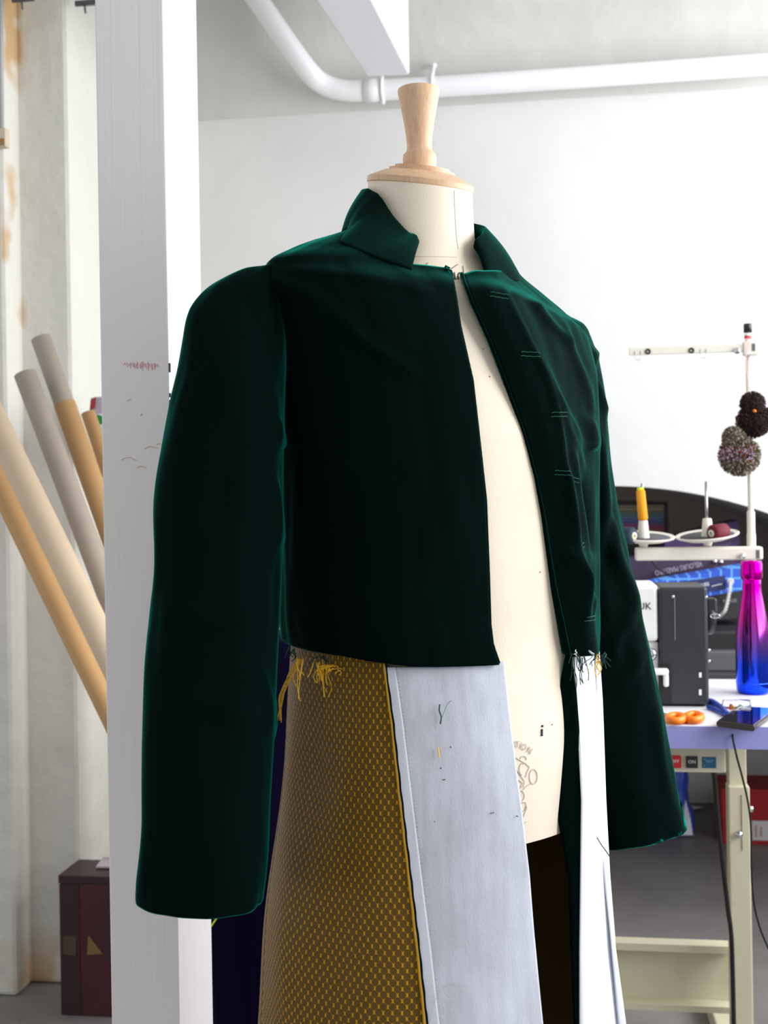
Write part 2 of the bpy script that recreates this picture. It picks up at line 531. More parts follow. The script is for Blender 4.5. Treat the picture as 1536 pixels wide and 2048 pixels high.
def make_surf(keys, slant=False):
    """keys: z, half width, half depth, forward shift, squareness"""
    f = keyf(keys)
    def S(ph, z, off=0):
        a, b, cf, n = f(z)
        s, c = math.sin(ph), math.cos(ph)
        e = 2 / n
        lat = (a + off) * math.copysign(abs(s) ** e, s)
        zz = z - ((.16 if lat > 0 else .055) * lat * min(max((z - 1.30) / .12, 0), 1) * min(max((1.52 - z) / .05, 0), 1) if slant else 0)
        return Lp(lat, cf + (b + off) * math.copysign(abs(c) ** e, c), zz)
    return S
F_KEYS = [(.60, .175, .130, .020, 2.2), (.80, .175, .135, .025, 2.2), (.92, .172, .138, .032, 2.2), (1.05, .158, .130, .036, 2.2), (1.15, .156, .130, .040, 2.2), (1.25, .166, .132, .040, 2.2),
          (1.33, .172, .124, .034, 2.2), (1.38, .168, .112, .026, 2.2), (1.41, .150, .103, .020, 2.2), (1.435, .112, .083, .011, 2.1),
          (1.455, .078, .070, .006, 2), (1.475, .066, .0635, .003, 2), (1.50, .062, .062, .001, 2), (1.54, .061, .061, 0, 2), (1.60, .0605, .0605, 0, 2)]
J_KEYS = [(.98, .184, .150, .030, 2.2), (1.04, .192, .150, .030, 2.2), (1.08, .195, .149, .029, 2.2), (1.15, .194, .147, .030, 2.2), (1.25, .197, .145, .032, 2.2), (1.33, .202, .140, .030, 2.25),
          (1.38, .208, .130, .025, 2.2), (1.41, .213, .120, .020, 2.15), (1.435, .208, .096, .011, 2.1), (1.455, .178, .082, .006, 2.05), (1.475, .136, .072, .002, 2.0),
          (1.492, .102, .068, .000, 2.0), (1.508, .080, .067, -.002, 2)]
S_KEYS = [(1.08, .176, .134, .030, 2.2), (1.00, .182, .144, .031, 2.2), (.90, .192, .155, .034, 2.2), (.80, .201, .160, .034, 2.2), (.67, .217, .170, .036, 2.2), (.45, .240, .190, .038, 2.2)]
FS, JS, SS = make_surf(F_KEYS), make_surf(J_KEYS, True), make_surf(S_KEYS)
def interp(tab, x):
    xs = [t[0] for t in tab]; ys = [t[1] for t in tab]
    return float(np.interp(x, xs, ys))
def edge_phi(S, edge, lo, hi, off=0):
    """edge: [(v,u)...]; gives phi(z) where the surface crosses that outline (u grows with phi)"""
    cache = {}
    def f(z):
        k = round(z, 3)
        if k in cache: return cache[k]
        a, b = lo, hi
        for _ in range(26):
            m = (a + b) / 2
            u, v, d = proj(S(m, z, off))
            if u < interp(edge, v): a = m
            else: b = m
        cache[k] = (a + b) / 2
        return cache[k]
    return f
def surf_hit(S, u, v, z0, z1, lo=-1.6, hi=1.9, off=0):
    """point on the surface seen at a pixel"""
    a, b = z0, z1
    for _ in range(24):
        z = (a + b) / 2
        p = edge_phi(S, [(0, u), (1, u)], lo, hi, off)(z)
        if proj(S(p, z, off))[1] > v: a = z
        else: b = z
    return p, z

M_canvas = mat('cream_cotton_canvas', srgb(242, 229, 208), .8, bump=.0003, bscale=700, vary=.03, vscale=6)
M_beech = wood_mat('beech_wood', srgb(224, 188, 152), srgb(206, 164, 124))
M_ink = mat('faded_black_ink', srgb(95, 88, 90), .8)
M_inkp = mat('pale_ink', srgb(196, 184, 174), .8)
M_steel = mat('polished_steel', srgb(170, 172, 175), .25, 1)
form = thing('dress_form', Lp(0, 0, 0), "cream canvas tailor's dress form with turned beech neck block under the green velvet coat", 'mannequin')
TILT = .22
def FT(ph, z, off=0):
    p = FS(ph, z, off)
    k = min(max((z - 1.42) / .13, 0), 1); k = k * k * (3 - 2 * k)
    loc = FS(ph, z, off)
    ax = Lp(0, 0, z); fd = (FWD * -math.cos(TH) + RGT * math.sin(TH))
    f_ = (p - ax).dot(fd)
    return p - Vector((0, 0, TILT * f_ * k))
bm = bmesh.new(); NZ, NP = 150, 96
rows = []
for i in range(NZ + 1):
    z = .826 + (1.555 - .826) * i / NZ
    rows.append([bm.verts.new(FT(2 * math.pi * k / NP, z)) for k in range(NP)])
for a, b in zip(rows[:-1], rows[1:]):
    for k in range(NP): bm.faces.new((a[k], a[(k + 1) % NP], b[(k + 1) % NP], b[k]))
bm.faces.new(rows[0][::-1]); bm.faces.new(rows[-1])
autosmooth(obj('torso', bm, M_canvas, form), 50)
# seams on the canvas
M_seam = mat('canvas_seam', srgb(196, 184, 168), .9)
for phs, z0, z1 in ((0.02, 1.478, 1.552),):
    bm = tb([FT(phs, z0 + (z1 - z0) * k / 20, .0001) for k in range(21)], .0004, 4)
    obj('neck_seam', bm, M_seam, form)
bm = tb([FT(-1.6 + 1.55 * k / 40, 1.4655 - .002 * math.sin(k / 12), .0002) for k in range(41)], .0003, 4)
obj('neck_seam', bm, M_seam, form)
fd = (FWD * -math.cos(TH) + RGT * math.sin(TH)).normalized()
rotT = Matrix.Rotation(math.atan(TILT), 3, UPV.cross(fd))
capc = Lp(0, 0, 1.5555)
cap_prof = [(.0, -.002), (.0595, -.002), (.0625, 0), (.0625, .006), (.060, .0075), (.043, .0155), (.0385, .0165), (.0385, .019), (.032, .0195), (.032, .0225), (.018, .0228), (0, .0228)]
obj('neck_cap', lt(cap_prof, capc, 72, rotT), M_beech, form, smooth=True)
autosmooth(bpy.data.objects['neck_cap'], 25)
fin = [(0, .012), (.0180, .012), (.0182, .020), (.0195, .027), (.0198, .033), (.0190, .0375), (.0160, .0405), (.0148, .043), (.0146, .050), (.0155, .060), (.0178, .075), (.0205, .090), (.0228, .101), (.0243, .110), (.0244, .1125), (.0236, .114), (0, .114)]
autosmooth(obj('finial', lt(fin, capc, 48), M_beech, form), 40)
obj('stand_pole', lt([(.017, .12), (.017, .826)], Lp(0, 0.03, 0), 24), M_steel, form, smooth=True)
M_castiron = mat('black_stand_enamel', srgb(30, 30, 32), .4)
o = obj('stand_base', lt([(0, 0), (.17, 0), (.175, .01), (.16, .02), (.05, .04), (.025, .10), (.022, .13), (0, .13)], Lp(0, 0.03, 0), 40), M_castiron, form, smooth=True)
# stamped marks on the canvas
def on_form(u, v, off=.0006):
    ph, z = surf_hit(FS, u, v, .85, 1.54)
    return FT(ph, z, off), ph, z
def ink_line(px, r, name, m, sc=1.0):
    bm = bmesh.new()
    for line in px:
        tube(bm, [on_form(u, v)[0] for u, v in line], r, 4)
    return obj(name, bm, m, form)
def wrap_text(s, size, m, uc, vc, name, rot=0):
    p0, ph0, z0 = on_form(uc, vc)
    pr = on_form(uc + 12, vc)[0]
    xd = (pr - p0).normalized(); zd = (p0 - Lp(0, .03, p0.z)).normalized(); yd = zd.cross(xd)
    if rot:
        R = Matrix.Rotation(rot, 3, zd); xd, yd = R @ xd, R @ yd
    return text(s, size, m, p0 + zd * .0005, xd, yd, form, .0002, name)
wrap_text('40', .019, M_ink, 913, 557, 'size_stamp')
for l_ in ([(900, 536), (915, 523)], [(925, 527), (927, 545)], [(852, 526), (856, 521)]): ink_line([l_], .00035, 'pen_mark', M_ink)
ink_line([[(1083, 1458), (1083, 1472)], [(1084, 1450), (1084, 1454)]], .0012, 'ink_spot', mat('dark_blue_ink', srgb(40, 50, 62), .7))
for (s, u, v, r) in (('R', 1026, 1489, .25), ('T', 1034, 1489, .05), ('I', 1041, 1491, -.1), ('O', 1047, 1494, -.2), ('N', 1058, 1501, -.45)):
    wrap_text(s, .0095, M_inkp, u, v, 'stamp_letter', r)
def arc(cu, cv, ru, rv, a0, a1, n=14): return [(cu + ru * math.cos(math.radians(a0 + (a1 - a0) * k / n)), cv + rv * math.sin(math.radians(a0 + (a1 - a0) * k / n))) for k in range(n + 1)]
em = [arc(1066, 1553, 8, 15, 20, 380), [(1060, 1567), (1050, 1574), (1045, 1580)], [(1031, 1515), (1040, 1521), (1050, 1526), (1058, 1534), (1053, 1545), (1050, 1555)],
      arc(1046, 1518, 6, 6, 180, 380), arc(1044, 1538, 6, 12, 90, 300), [(1033, 1540), (1041, 1552), (1048, 1562), (1046, 1574), (1036, 1578)], [(1037, 1560), (1044, 1566), (1040, 1575)],
      arc(1040, 1592, 8, 11, -80, 120), [(1038, 1605), (1050, 1604), (1053, 1615), (1048, 1628), (1044, 1640)], arc(1046, 1613, 5, 9, 0, 300), [(1044, 1645), (1048, 1653), (1053, 1645)]]
ink_line(em, .0004, 'stamped_emblem', M_inkp)
for (u, v) in ((966, 698), (979, 753), (1062, 879), (1104, 1449), (1080, 1144)):
    p, ph, z = on_form(u, v, .0005); obj('speck', bx(p, (.0012, .0012, .0008)), M_ink, form)

# ------------------------------------------------------------------ the coat
GREEN = (.03, .36, .28)
def velvet(name, c, sheen_w, tint):
    m = mat(name, c, .9, sheen=(*tint, sheen_w), bump=.0002, bscale=900, spec=.03, sheen_r=.25)
    return m
M_vel = velvet('dark_green_velvet', (.0003, .0052, .0041, 1), 1.0, (.008, .46, .34))
M_velin = mat('velvet_backing', srgb(12, 34, 28), .9)
M_gold = brocade_mat('gold_brocade', srgb(206, 152, 8), srgb(100, 74, 24))
M_goldin = mat('brocade_wrong_side', srgb(58, 42, 12), .9, spec=.1)
M_inter = mat('pale_blue_interfacing', srgb(196, 200, 211), .85, bump=.0003, bscale=500, vary=.10, vscale=28, stretch=(1, 1, .6))
M_pipg = mat('gold_selvedge', srgb(200, 150, 20), .5)
M_thg = mat('green_thread', srgb(10, 62, 50), .8)
M_thy = mat('yellow_thread', srgb(250, 196, 50), .7)
M_thw = mat('white_thread', srgb(235, 235, 240), .8)
coat = thing('velvet_coat', Lp(0, 0, .5), "unfinished bottle green velvet coat with gold brocade skirt, open on the dress form", 'coat')

# creases: (polyline in the photograph, height m, width px)
CRE = [([(470, 560), (560, 565), (640, 600), (740, 690), (850, 760)], .0045, 17), ([(540, 540), (640, 545), (760, 560), (880, 590)], .003, 12),
       ([(520, 545), (600, 590), (660, 660)], .003, 14),
       ([(560, 800), (640, 880), (720, 960)], .0015, 26), ([(575, 1120), (700, 1050), (850, 1010)], .002, 24), ([(590, 1250), (700, 1200), (900, 1190)], .0015, 22),
       # wearer's left
       ([(1055, 590), (1095, 640), (1145, 690)], .0045, 9), ([(1130, 640), (1142, 690), (1170, 760), (1185, 830)], .004, 8), ([(1085, 620), (1040, 590), (1010, 585)], .0025, 10),
       ([(1060, 700), (1100, 790), (1140, 850), (1168, 900)], .004, 10), ([(1090, 780), (1120, 850), (1150, 900), (1175, 960)], .004, 11), ([(1175, 830), (1186, 880), (1180, 900)], .006, 9),
       ([(1130, 880), (1140, 960), (1160, 1060), (1182, 1130)], .0055, 11), ([(1110, 930), (1125, 1010), (1130, 1090)], .004, 8), ([(1120, 1090), (1150, 1160), (1178, 1230)], .0055, 11),
       ([(1160, 960), (1175, 1040), (1182, 1110)], -.006, 9), ([(1145, 1120), (1150, 1200), (1152, 1240)], .004, 7), ([(975, 545), (1000, 590), (1040, 680), (1075, 760), (1100, 850), (1112, 930), (1128, 1040), (1150, 1180), (1155, 1290)], .0035, 6)]
CRE = [(np.array(smooth_path([(x, y, 0) for x, y in l], 40))[:, :2], h, w_) for l, h, w_ in CRE]
def crease(p):
    u, v, d = proj(p); s = 0
    q = np.array((u, v))
    for l, h, w_ in CRE:
        if u < l[:, 0].min() - 60 or u > l[:, 0].max() + 60 or v < l[:, 1].min() - 60 or v > l[:, 1].max() + 60: continue
        dd = np.sqrt(((l - q) ** 2).sum(1)); k = dd.argmin(); t = k / (len(l) - 1)
        s += h * math.exp(-(dd[k] / w_) ** 2) * min(1, 4 * t + .15, 4 * (1 - t) + .15)
    return s
edgeL = [(530, 903), (545, 905), (650, 920), (760, 945), (900, 961), (1000, 972), (1150, 978), (1250, 981), (1290, 986), (1330, 1000), (1345, 1001)]
edgeR = [(530, 928), (548, 930), (600, 948), (680, 985), (760, 1016), (860, 1052), (950, 1078), (1030, 1094), (1110, 1106), (1180, 1118), (1250, 1134), (1300, 1144), (1330, 1148)]
phL = edge_phi(JS, edgeL, -1.2, 1.2); phR = edge_phi(JS, edgeR, -.6, 1.9)
hemT = [(-180, 1.040), (-110, 1.040), (-70, 1.034), (-40, 1.024), (0, 1.020), (30, 1.018), (60, 1.008), (100, 1.010), (180, 1.04)]
topT = [(-180, 1.507), (-90, 1.502), (-60, 1.484), (-42, 1.4585), (-25, 1.452), (-8, 1.4455), (3, 1.4435), (14, 1.450), (22, 1.460), (30, 1.469), (40, 1.479), (55, 1.489), (75, 1.497), (90, 1.501), (180, 1.507)]
topPx = [(640, 452), (692, 468), (740, 492), (815, 525), (860, 531), (893, 535), (901, 539), (906, 550)]
topPxR = [(926, 552), (931, 546), (945, 541), (960, 543)]
_tc = {}
def top_z(ph, tab):
    dg = wrapdeg(ph)
    if tab is not topT: return interp(tab, dg)
    k = round(dg, 1)
    if k in _tc: return _tc[k]
    z = interp(tab, dg)
    if -72 < dg < 30:
        lo, hi = 1.40, 1.50
        for _ in range(22):
            m = (lo + hi) / 2; u, v, d = proj(JS(ph, m))
            if u < 916: t = interp(topPx, u)
            else: t = interp(topPxR, u)
            if v > t: lo = m
            else: hi = m
        zz = (lo + hi) / 2
        wgt = min(1, (dg + 72) / 14, (30 - dg) / 16)
        z = z * (1 - wgt) + zz * wgt
    _tc[k] = z
    return z
def wrapdeg(ph):
    d = math.degrees(ph)
    while d > 180: d -= 360
    while d < -180: d += 360
    return d
def jacket_point(ph, z, amp=1.0):
    p = JS(ph, z)
    dg = wrapdeg(ph)
    off = 0
    if -100 < dg < 110: off += crease(p) * amp
    # hanging cloth: slow undulation, more towards the hem
    off += .0025 * noise.noise((ph * 3.2, z * 5, 1.7)) + .0016 * noise.noise((ph * 9, z * 14, 4.7))
    if dg > -15 and dg < 110:
        q = (ph - phR(z)) if ph < 3.5 else (ph - 2 * math.pi - phR(z))
        if q > -.01: off += .011 * math.exp(-((q - .16) / .14) ** 2) - .006 * math.exp(-(q / .06) ** 2)
    return JS(ph, z, off)
def panel(phA, phB, n, m=190, hem=hemT, top=topT, S=None, fn=jacket_point):
    """phA, phB are functions of z; hem and top functions of the angle"""
    bm = bmesh.new(); G = []
    uvl = bm.loops.layers.uv.new('UVMap'); UV = {}
    for i in range(n + 1):
        col = []
        t = i / n; acc = 0; last = None
        for j in range(m + 1):
            s = j / m; z = 1.2
            for _ in range(5):
                ph = phA(z) * (1 - t) + phB(z) * t
                dg = wrapdeg(ph)
                z0, z1 = interp(hem, dg), top_z(ph, top)
                z = z0 + (z1 - z0) * s
            p = fn(ph, z)
            v = bm.verts.new(p); col.append(v); UV[v] = (ph, z)
        G.append(col)
    for i in range(n):
        for j in range(m):
            f = bm.faces.new((G[i][j], G[i + 1][j], G[i + 1][j + 1], G[i][j + 1]))
            for l in f.loops: l[uvl].uv = (UV[l.vert][0] * .185, UV[l.vert][1])
    return bm, G
R_ = math.radians
bm, _ = panel(lambda z: R_(-104), phL, 160)
o = obj('front_panel', bm, [M_vel, M_velin], coat, smooth=True, label="dark front panel on the wearer's right, nearest the post"); solidify(o, .003)
bm, _ = panel(lambda z: R_(92), lambda z: R_(256), 90)
o = obj('back_panel', bm, [M_vel, M_velin], coat, smooth=True); solidify(o, .003)
bm, _ = panel(phR, lambda z: R_(92), 120)
o = obj('front_panel', bm, [M_vel, M_velin], coat, smooth=True, label="creased front panel on the wearer's left with buttonhole stitching"); solidify(o, .004)
# facings turned in along both front edges
def facing(ph, sgn, w_, nm):
    bm = bmesh.new(); G = []
    for j in range(121):
        z = 1.022 + (1.436 - 1.022) * j / 120
        f0 = ph(z); row = []
        for k in range(9):
            t = k / 8
            row.append(bm.verts.new(JS(f0 + sgn * (w_ * t * .55 - .02 * math.sin(math.pi * t)), z, -.002 - .018 * t ** .8)))
        G.append(row)
    for a, b in zip(G[:-1], G[1:]):
        for k in range(8): bm.faces.new((a[k], a[k + 1], b[k + 1], b[k]))
    return solidify(obj(nm, bm, M_vel, coat, smooth=True), .0025)
facing(phR, 1, .16, 'front_facing'); facing(phL, -1, .16, 'front_facing')
# stand collar
def collar(ph0, ph1):
    bm = bmesh.new(); n, m = 110, 14; G = []
    for i in range(n + 1):
        t = i / n
        ph = ph0 + (ph1 - ph0) * t
        dg = wrapdeg(ph)
        zb = top_z(ph, topT) - .010
        zt = interp([(-180, 1.556), (-120, 1.552), (-95, 1.546), (-80, 1.536), (-60, 1.509), (-44, 1.492), (-38, 1.487), (-5, 1.478), (10, 1.486), (40, 1.503), (60, 1.511), (80, 1.519), (100, 1.530), (120, 1.542), (180, 1.556)], dg)
        # rounded front corner
        e = min(t, 1 - t) * abs(ph1 - ph0) * .07
        if e < .008: zt -= .008 - math.sqrt(max(0, .008 ** 2 - (.008 - e) ** 2))
        base = JS(ph, zb, .003)
        rT = .0725 + .004 * math.cos(ph)
        pt_ = ph + .16 * max(0, 1 - t * 6) - .24 * max(0, 1 - (1 - t) * 7)
        top = Lp(rT * math.sin(pt_), rT * math.cos(pt_) + .002, zt)
        col = []
        for j in range(m + 1):
            s = j / m
            p = base.lerp(top, s); out = (p - Lp(0, 0, p.z)).normalized()
            col.append(bm.verts.new(p + out * (.004 * math.sin(math.pi * s) - .001)))
        G.append(col)
    for i in range(n):
        for j in range(m): bm.faces.new((G[i][j], G[i + 1][j], G[i + 1][j + 1], G[i][j + 1]))
    return bm
def phi_at(u, z, lo=-1.4, hi=1.2):
    return edge_phi(JS, [(0, u), (1, u)], lo, hi)(z)
phC0, phC1 = phi_at(958, 1.447), phi_at(816, 1.453)
o = obj('collar', collar(phC0, phC1 + 2 * math.pi), M_vel, coat, smooth=True); solidify(o, .006)
bv = o.modifiers.new('soft', 'BEVEL'); bv.width = .0015; bv.segments = 2; bv.limit_method = 'ANGLE'

# sleeves: rings (uL, vL, uR, vR, distance, depth radius)
def sleeve(rings, seed, folds, name, amp=1.0):
    K = np.array(rings, float); n = 150; seg = 72
    idx = np.linspace(0, len(K) - 1, n + 1)
    # smooth resample
    Q = []
    for x in idx:
        i = min(int(x), len(K) - 2); t = x - i
        p0, p1, p2, p3 = K[max(i - 1, 0)], K[i], K[i + 1], K[min(i + 2, len(K) - 1)]
        Q.append(.5 * ((2 * p1) + (p2 - p0) * t + (2 * p0 - 5 * p1 + 4 * p2 - p3) * t * t + (3 * p1 - p0 - 3 * p2 + p3) * t ** 3))
    bm = bmesh.new(); G = []
    for i, q in enumerate(Q):
        L_, R2 = P(q[0], q[1], q[4]), P(q[2], q[3], q[4])
        c = (L_ + R2) / 2; e1 = (R2 - L_) / 2; e2 = FWD * q[5]
        row = []
        for k in range(seg):
            a = 2 * math.pi * k / seg
            ca, sa = math.cos(a), math.sin(a)
            p = c + e1 * math.copysign(abs(ca) ** .9, ca) + e2 * math.copysign(abs(sa) ** .9, sa)
            out = (e1.normalized() * ca + FWD * sa)
            s = i / n
            d = amp * (.0035 * noise.noise((ca * 1.6 + seed, sa * 1.6, s * 6)) + .002 * noise.noise((ca * 3 + seed, sa * 3, s * 11)))
            if i > 8:
                u, v, _ = proj(p)
                if sa < .35 or True:
                    for l, h, w_ in folds:
                        dd = np.sqrt(((l - np.array((u, v))) ** 2).sum(1)); kk = dd.argmin()
                        if dd[kk] < 3 * w_ and sa < .5: 
                            t = kk / (len(l) - 1); d += h * math.exp(-(dd[kk] / w_) ** 2) * min(1, 4 * t + .1, 4 * (1 - t) + .1)
            if abs(ca) > .97: d *= .3
            row.append(bm.verts.new(p + out * d))
        G.append(row)
    for a, b in zip(G[:-1], G[1:]):
        for k in range(seg): bm.faces.new((a[k], a[(k + 1) % seg], b[(k + 1) % seg], b[k]))
    bm.faces.new(G[0])
    # turned-in hem
    q = Q[-1]; row = []
    for k in range(seg):
        c = sum((v.co for v in G[-1]), Vector()) / seg
        row.append(bm.verts.new(G[-1][k].co * .93 + c * .07 + Vector((0, 0, .03))))
    for k in range(seg): bm.faces.new((G[-1][k], G[-1][(k + 1) % seg], row[(k + 1) % seg], row[k]))
    return obj(name, bm, M_vel, coat, smooth=True)
sp_ = lambda l: np.array(smooth_path([(x, y, 0) for x, y in l], 30))[:, :2]
nearF = [(sp_([(548, 830), (560, 870), (566, 900)]), .004, 7), (sp_([(545, 950), (556, 1030), (562, 1100)]), .005, 8), (sp_([(520, 1330), (540, 1400), (546, 1480)]), .004, 10),
         (sp_([(330, 1000), (400, 1060), (480, 1080)]), .002, 25), (sp_([(310, 1200), (420, 1240), (540, 1200)]), .003, 26), (sp_([(300, 1420), (400, 1400), (520, 1440)]), .002, 25),
         (sp_([(470, 560), (500, 620), (530, 700), (560, 800)]), -.002, 9)]
near = [(522, 550, 562, 524, 1.287, .010), (480, 546, 566, 538, 1.284, .028), (426, 570, 571, 582, 1.276, .042), (396, 600, 572, 640, 1.268, .050), (374, 650, 572, 695, 1.258, .057), (357, 742, 570, 760, 1.248, .064), (341, 812, 568, 820, 1.243, .066),
        (325, 902, 566, 905, 1.237, .066), (312, 1012, 565, 1012, 1.23, .065), (311, 1130, 564, 1130, 1.222, .064), (301, 1222, 561, 1220, 1.216, .063), (291, 1330, 555, 1330, 1.21, .062), (289, 1450, 549, 1450, 1.206, .061),
        (289, 1600, 541, 1600, 1.202, .060), (285, 1680, 538, 1685, 1.20, .060), (277, 1742, 534, 1750, 1.20, .060), (276, 1790, 527, 1800, 1.20, .060)]
sleeve(near, 2.0, nearF, 'sleeve')
farF = [(sp_([(1195, 690), (1188, 730), (1180, 790)]), .004, 5), (sp_([(1205, 860), (1208, 960), (1212, 1060)]), .006, 9), (sp_([(1215, 1060), (1240, 1130), (1262, 1190), (1262, 1230)]), .006, 12), (sp_([(1270, 1220), (1240, 1270), (1225, 1320)]), .006, 12),
        (sp_([(1290, 1290), (1262, 1350), (1235, 1380)]), .005, 12), (sp_([(1235, 1000), (1225, 1060), (1210, 1150)]), -.004, 8), (sp_([(1310, 1400), (1320, 1500), (1345, 1620)]), .004, 10), (sp_([(1195, 760), (1205, 800), (1215, 830)]), .004, 5)]
far = [(1110, 622, 1150, 640, 1.55, .012), (1090, 640, 1170, 655, 1.55, .035), (1075, 665, 1182, 680, 1.55, .05), (1068, 700, 1189, 706, 1.55, .058), (1066, 740, 1198, 742, 1.548, .062), (1068, 800, 1209, 800, 1.544, .065), (1072, 900, 1217, 902, 1.538, .065),
       (1080, 1000, 1233, 1002, 1.53, .064), (1088, 1080, 1251, 1080, 1.524, .063), (1094, 1150, 1263, 1150, 1.52, .062), (1100, 1222, 1280, 1220, 1.515, .061), (1106, 1295, 1296, 1290, 1.51, .060), (1112, 1370, 1311, 1360, 1.505, .060),
       (1122, 1450, 1326, 1440, 1.50, .060), (1134, 1555, 1346, 1540, 1.50, .060), (1146, 1625, 1359, 1605, 1.50, .060), (1155, 1684, 1368, 1648, 1.50, .060)]
sleeve(far, 9.0, farF, 'sleeve', 1.3)

# ------------------------------------------------------------------ coat skirt
e_seam = [(1300, 768), (1340, 771), (1450, 785), (1590, 800), (1750, 818), (1900, 835), (2048, 850), (2300, 878)]
e_intR = [(1300, 1004), (1330, 1008), (1430, 1018), (1530, 1030), (1640, 1045), (1750, 1058), (1870, 1068), (2048, 1085), (2300, 1108)]
e_wL = [(1290, 1143), (1310, 1143), (1400, 1151), (1450, 1155), (1600, 1162), (1750, 1160), (1900, 1158), (2048, 1158), (2300, 1158)]
e_wF = [(1290, 1190), (1450, 1192), (1600, 1195), (1700, 1201), (1850, 1218), (2048, 1236), (2300, 1256)]
e_wR = [(1290, 1196), (1340, 1199), (1400, 1203), (1450, 1205), (1600, 1210), (1750, 1218), (1900, 1230), (2048, 1250), (2300, 1280)]
p_seam = edge_phi(SS, e_seam, -1.5, 1.3); p_intR = edge_phi(SS, e_intR, -1.3, 1.6)
p_wL = edge_phi(SS, e_wL, -.3, 2.2); 
hemS = [(-180, .47), (180, .47)]
topS = [(-180, 1.07), (180, 1.07)]
def skirt_fn(amp):
    def f(ph, z):
        k = max(0, 1.08 - z)
        dg = wrapdeg(ph)
        o = amp * k * (.010 * math.sin(ph * 5 + .8) + .006 * math.sin(ph * 9 + 2 + 2 * k))
        # a soft hollow below the near sleeve, then the cloth swings out again
        u, v, d = proj(SS(ph, z))
        if dg < 0: o += -.010 * math.exp(-((u - 615) / 45) ** 2 - ((v - 1560) / 120) ** 2) + .008 * math.exp(-((u - 590) / 60) ** 2 - ((v - 1850) / 160) ** 2)
        return SS(ph, z, o)
    return f
bm, _ = panel(lambda z: R_(-118), p_seam, 110, 150, hemS, topS, fn=skirt_fn(.6))
for f in bm.faces: pass
o = obj('brocade_skirt', bm, [M_gold, M_goldin], coat, smooth=True, recalc=False, label='gold brocade with small brown dots'); 
solidify(o, .0014, 1).modifiers[0].material_offset = 1
bm, _ = panel(lambda z: R_(78), lambda z: R_(242), 90, 60, hemS, topS, fn=skirt_fn(1))
o = obj('brocade_skirt_back', bm, [M_gold, M_goldin], coat, smooth=True, recalc=False); solidify(o, .0014, 1).modifiers[0].material_offset = 1
def plain(off): return lambda ph, z: SS(ph, z, off + .0015 * noise.noise((ph * 4, z * 5, 8)) + .0004 * noise.noise((ph * 20, z * 18, 2)))
hemI = [(-180, .47), (180, .47)]; topI = [(-180, 1.023), (180, 1.023)]
bm, _ = panel(lambda z: p_seam(z) + .002, p_intR, 60, 150, hemI, topI, fn=plain(.0005))
o = obj('interfacing_panel', bm, M_inter, coat, smooth=True, label='pale blue grey interfaced front panel'); solidify(o, .0012)
bm, _ = panel(lambda z: p_seam(z) + .004, lambda z: p_seam(z) + .075, 6, 120, hemI, topI, fn=plain(.0022))
o = obj('seam_allowance', bm, mat('white_seam_allowance', srgb(210, 213, 224), .85, bump=.0002, bscale=400), coat, smooth=True); solidify(o, .0008)
bm = bmesh.new()
z = 1.02
pts = [SS(p_seam(.47 + .56 * k / 80) + .001 * math.sin(k), .47 + .56 * k / 80, .0026) for k in range(81)]
obj('gold_piping', tube(bm, pts, .0016, 6), M_pipg, coat, smooth=True)
pts = [SS(p_seam(.47 + .56 * k / 80) + .013 + .002 * math.sin(k * 1.7), .47 + .56 * k / 80, .003) for k in range(81)]
obj('green_piping', tb(pts, .0011, 6), M_vel, coat, smooth=True)
# stitch line on the interfacing
bm = bmesh.new()
for k in range(150):
    z0 = 1.03 - k * .0036
    if z0 < .48: break
    tube(bm, [SS(p_seam(z0) + .085, z0, .0022), SS(p_seam(z0 - .0018) + .085, z0 - .0018, .0022)], .00022, 4)
obj('stitch_line', bm, M_pipg, coat)
# wearer's left: interfaced panel seen edge-on, built as a flat hanging band from its inner edge outwards
def band(eA, eB, n, name, m, offs, th, dA, dB, z0=.60, z1=1.035, lab=None):
    bm = bmesh.new(); G = []
    for j in range(141):
        v = 1296 + (2260 - 1296) * j / 140
        row = []
        for i in range(n + 1):
            t = i / n
            u = interp(eA, v) * (1 - t) + interp(eB, v) * t
            row.append(bm.verts.new(P(u, v, dA + (dB - dA) * t + offs + .002 * noise.noise((t * 2, v * .006, 5)))))
        G.append(row)
    for a, b in zip(G[:-1], G[1:]):
        for k in range(n): bm.faces.new((a[k], a[k + 1], b[k + 1], b[k]))
    return solidify(obj(name, bm, m, coat, smooth=True, label=lab), th)
M_interlit = mat('lit_interfacing', srgb(240, 242, 248), .85, bump=.0002, bscale=400, vary=.03, vscale=20)  # brighter copy of the interfacing; the light on it is in the colour
band(e_wL, e_wR, 8, 'interfacing_panel', M_interlit, 0, .0015, 1.300, 1.39, lab="narrow interfaced panel, coloured as lit, on the wearer's left")
band(e_wF, [(v, u - 1) for v, u in e_wR], 3, 'seam_allowance', M_inter, -.006, .0008, 1.374, 1.389)
inn_shade = [(1290, 1134), (1330, 1126), (1400, 1114), (1640, 1116), (1760, 1136), (2048, 1148), (2300, 1150)]  # velvet facing, widened over the form in place of its cast shadow
band(inn_shade, [(v, u + 3) for v, u in e_wL], 5, 'front_facing', M_vel, .0, .002, 1.302, 1.302)

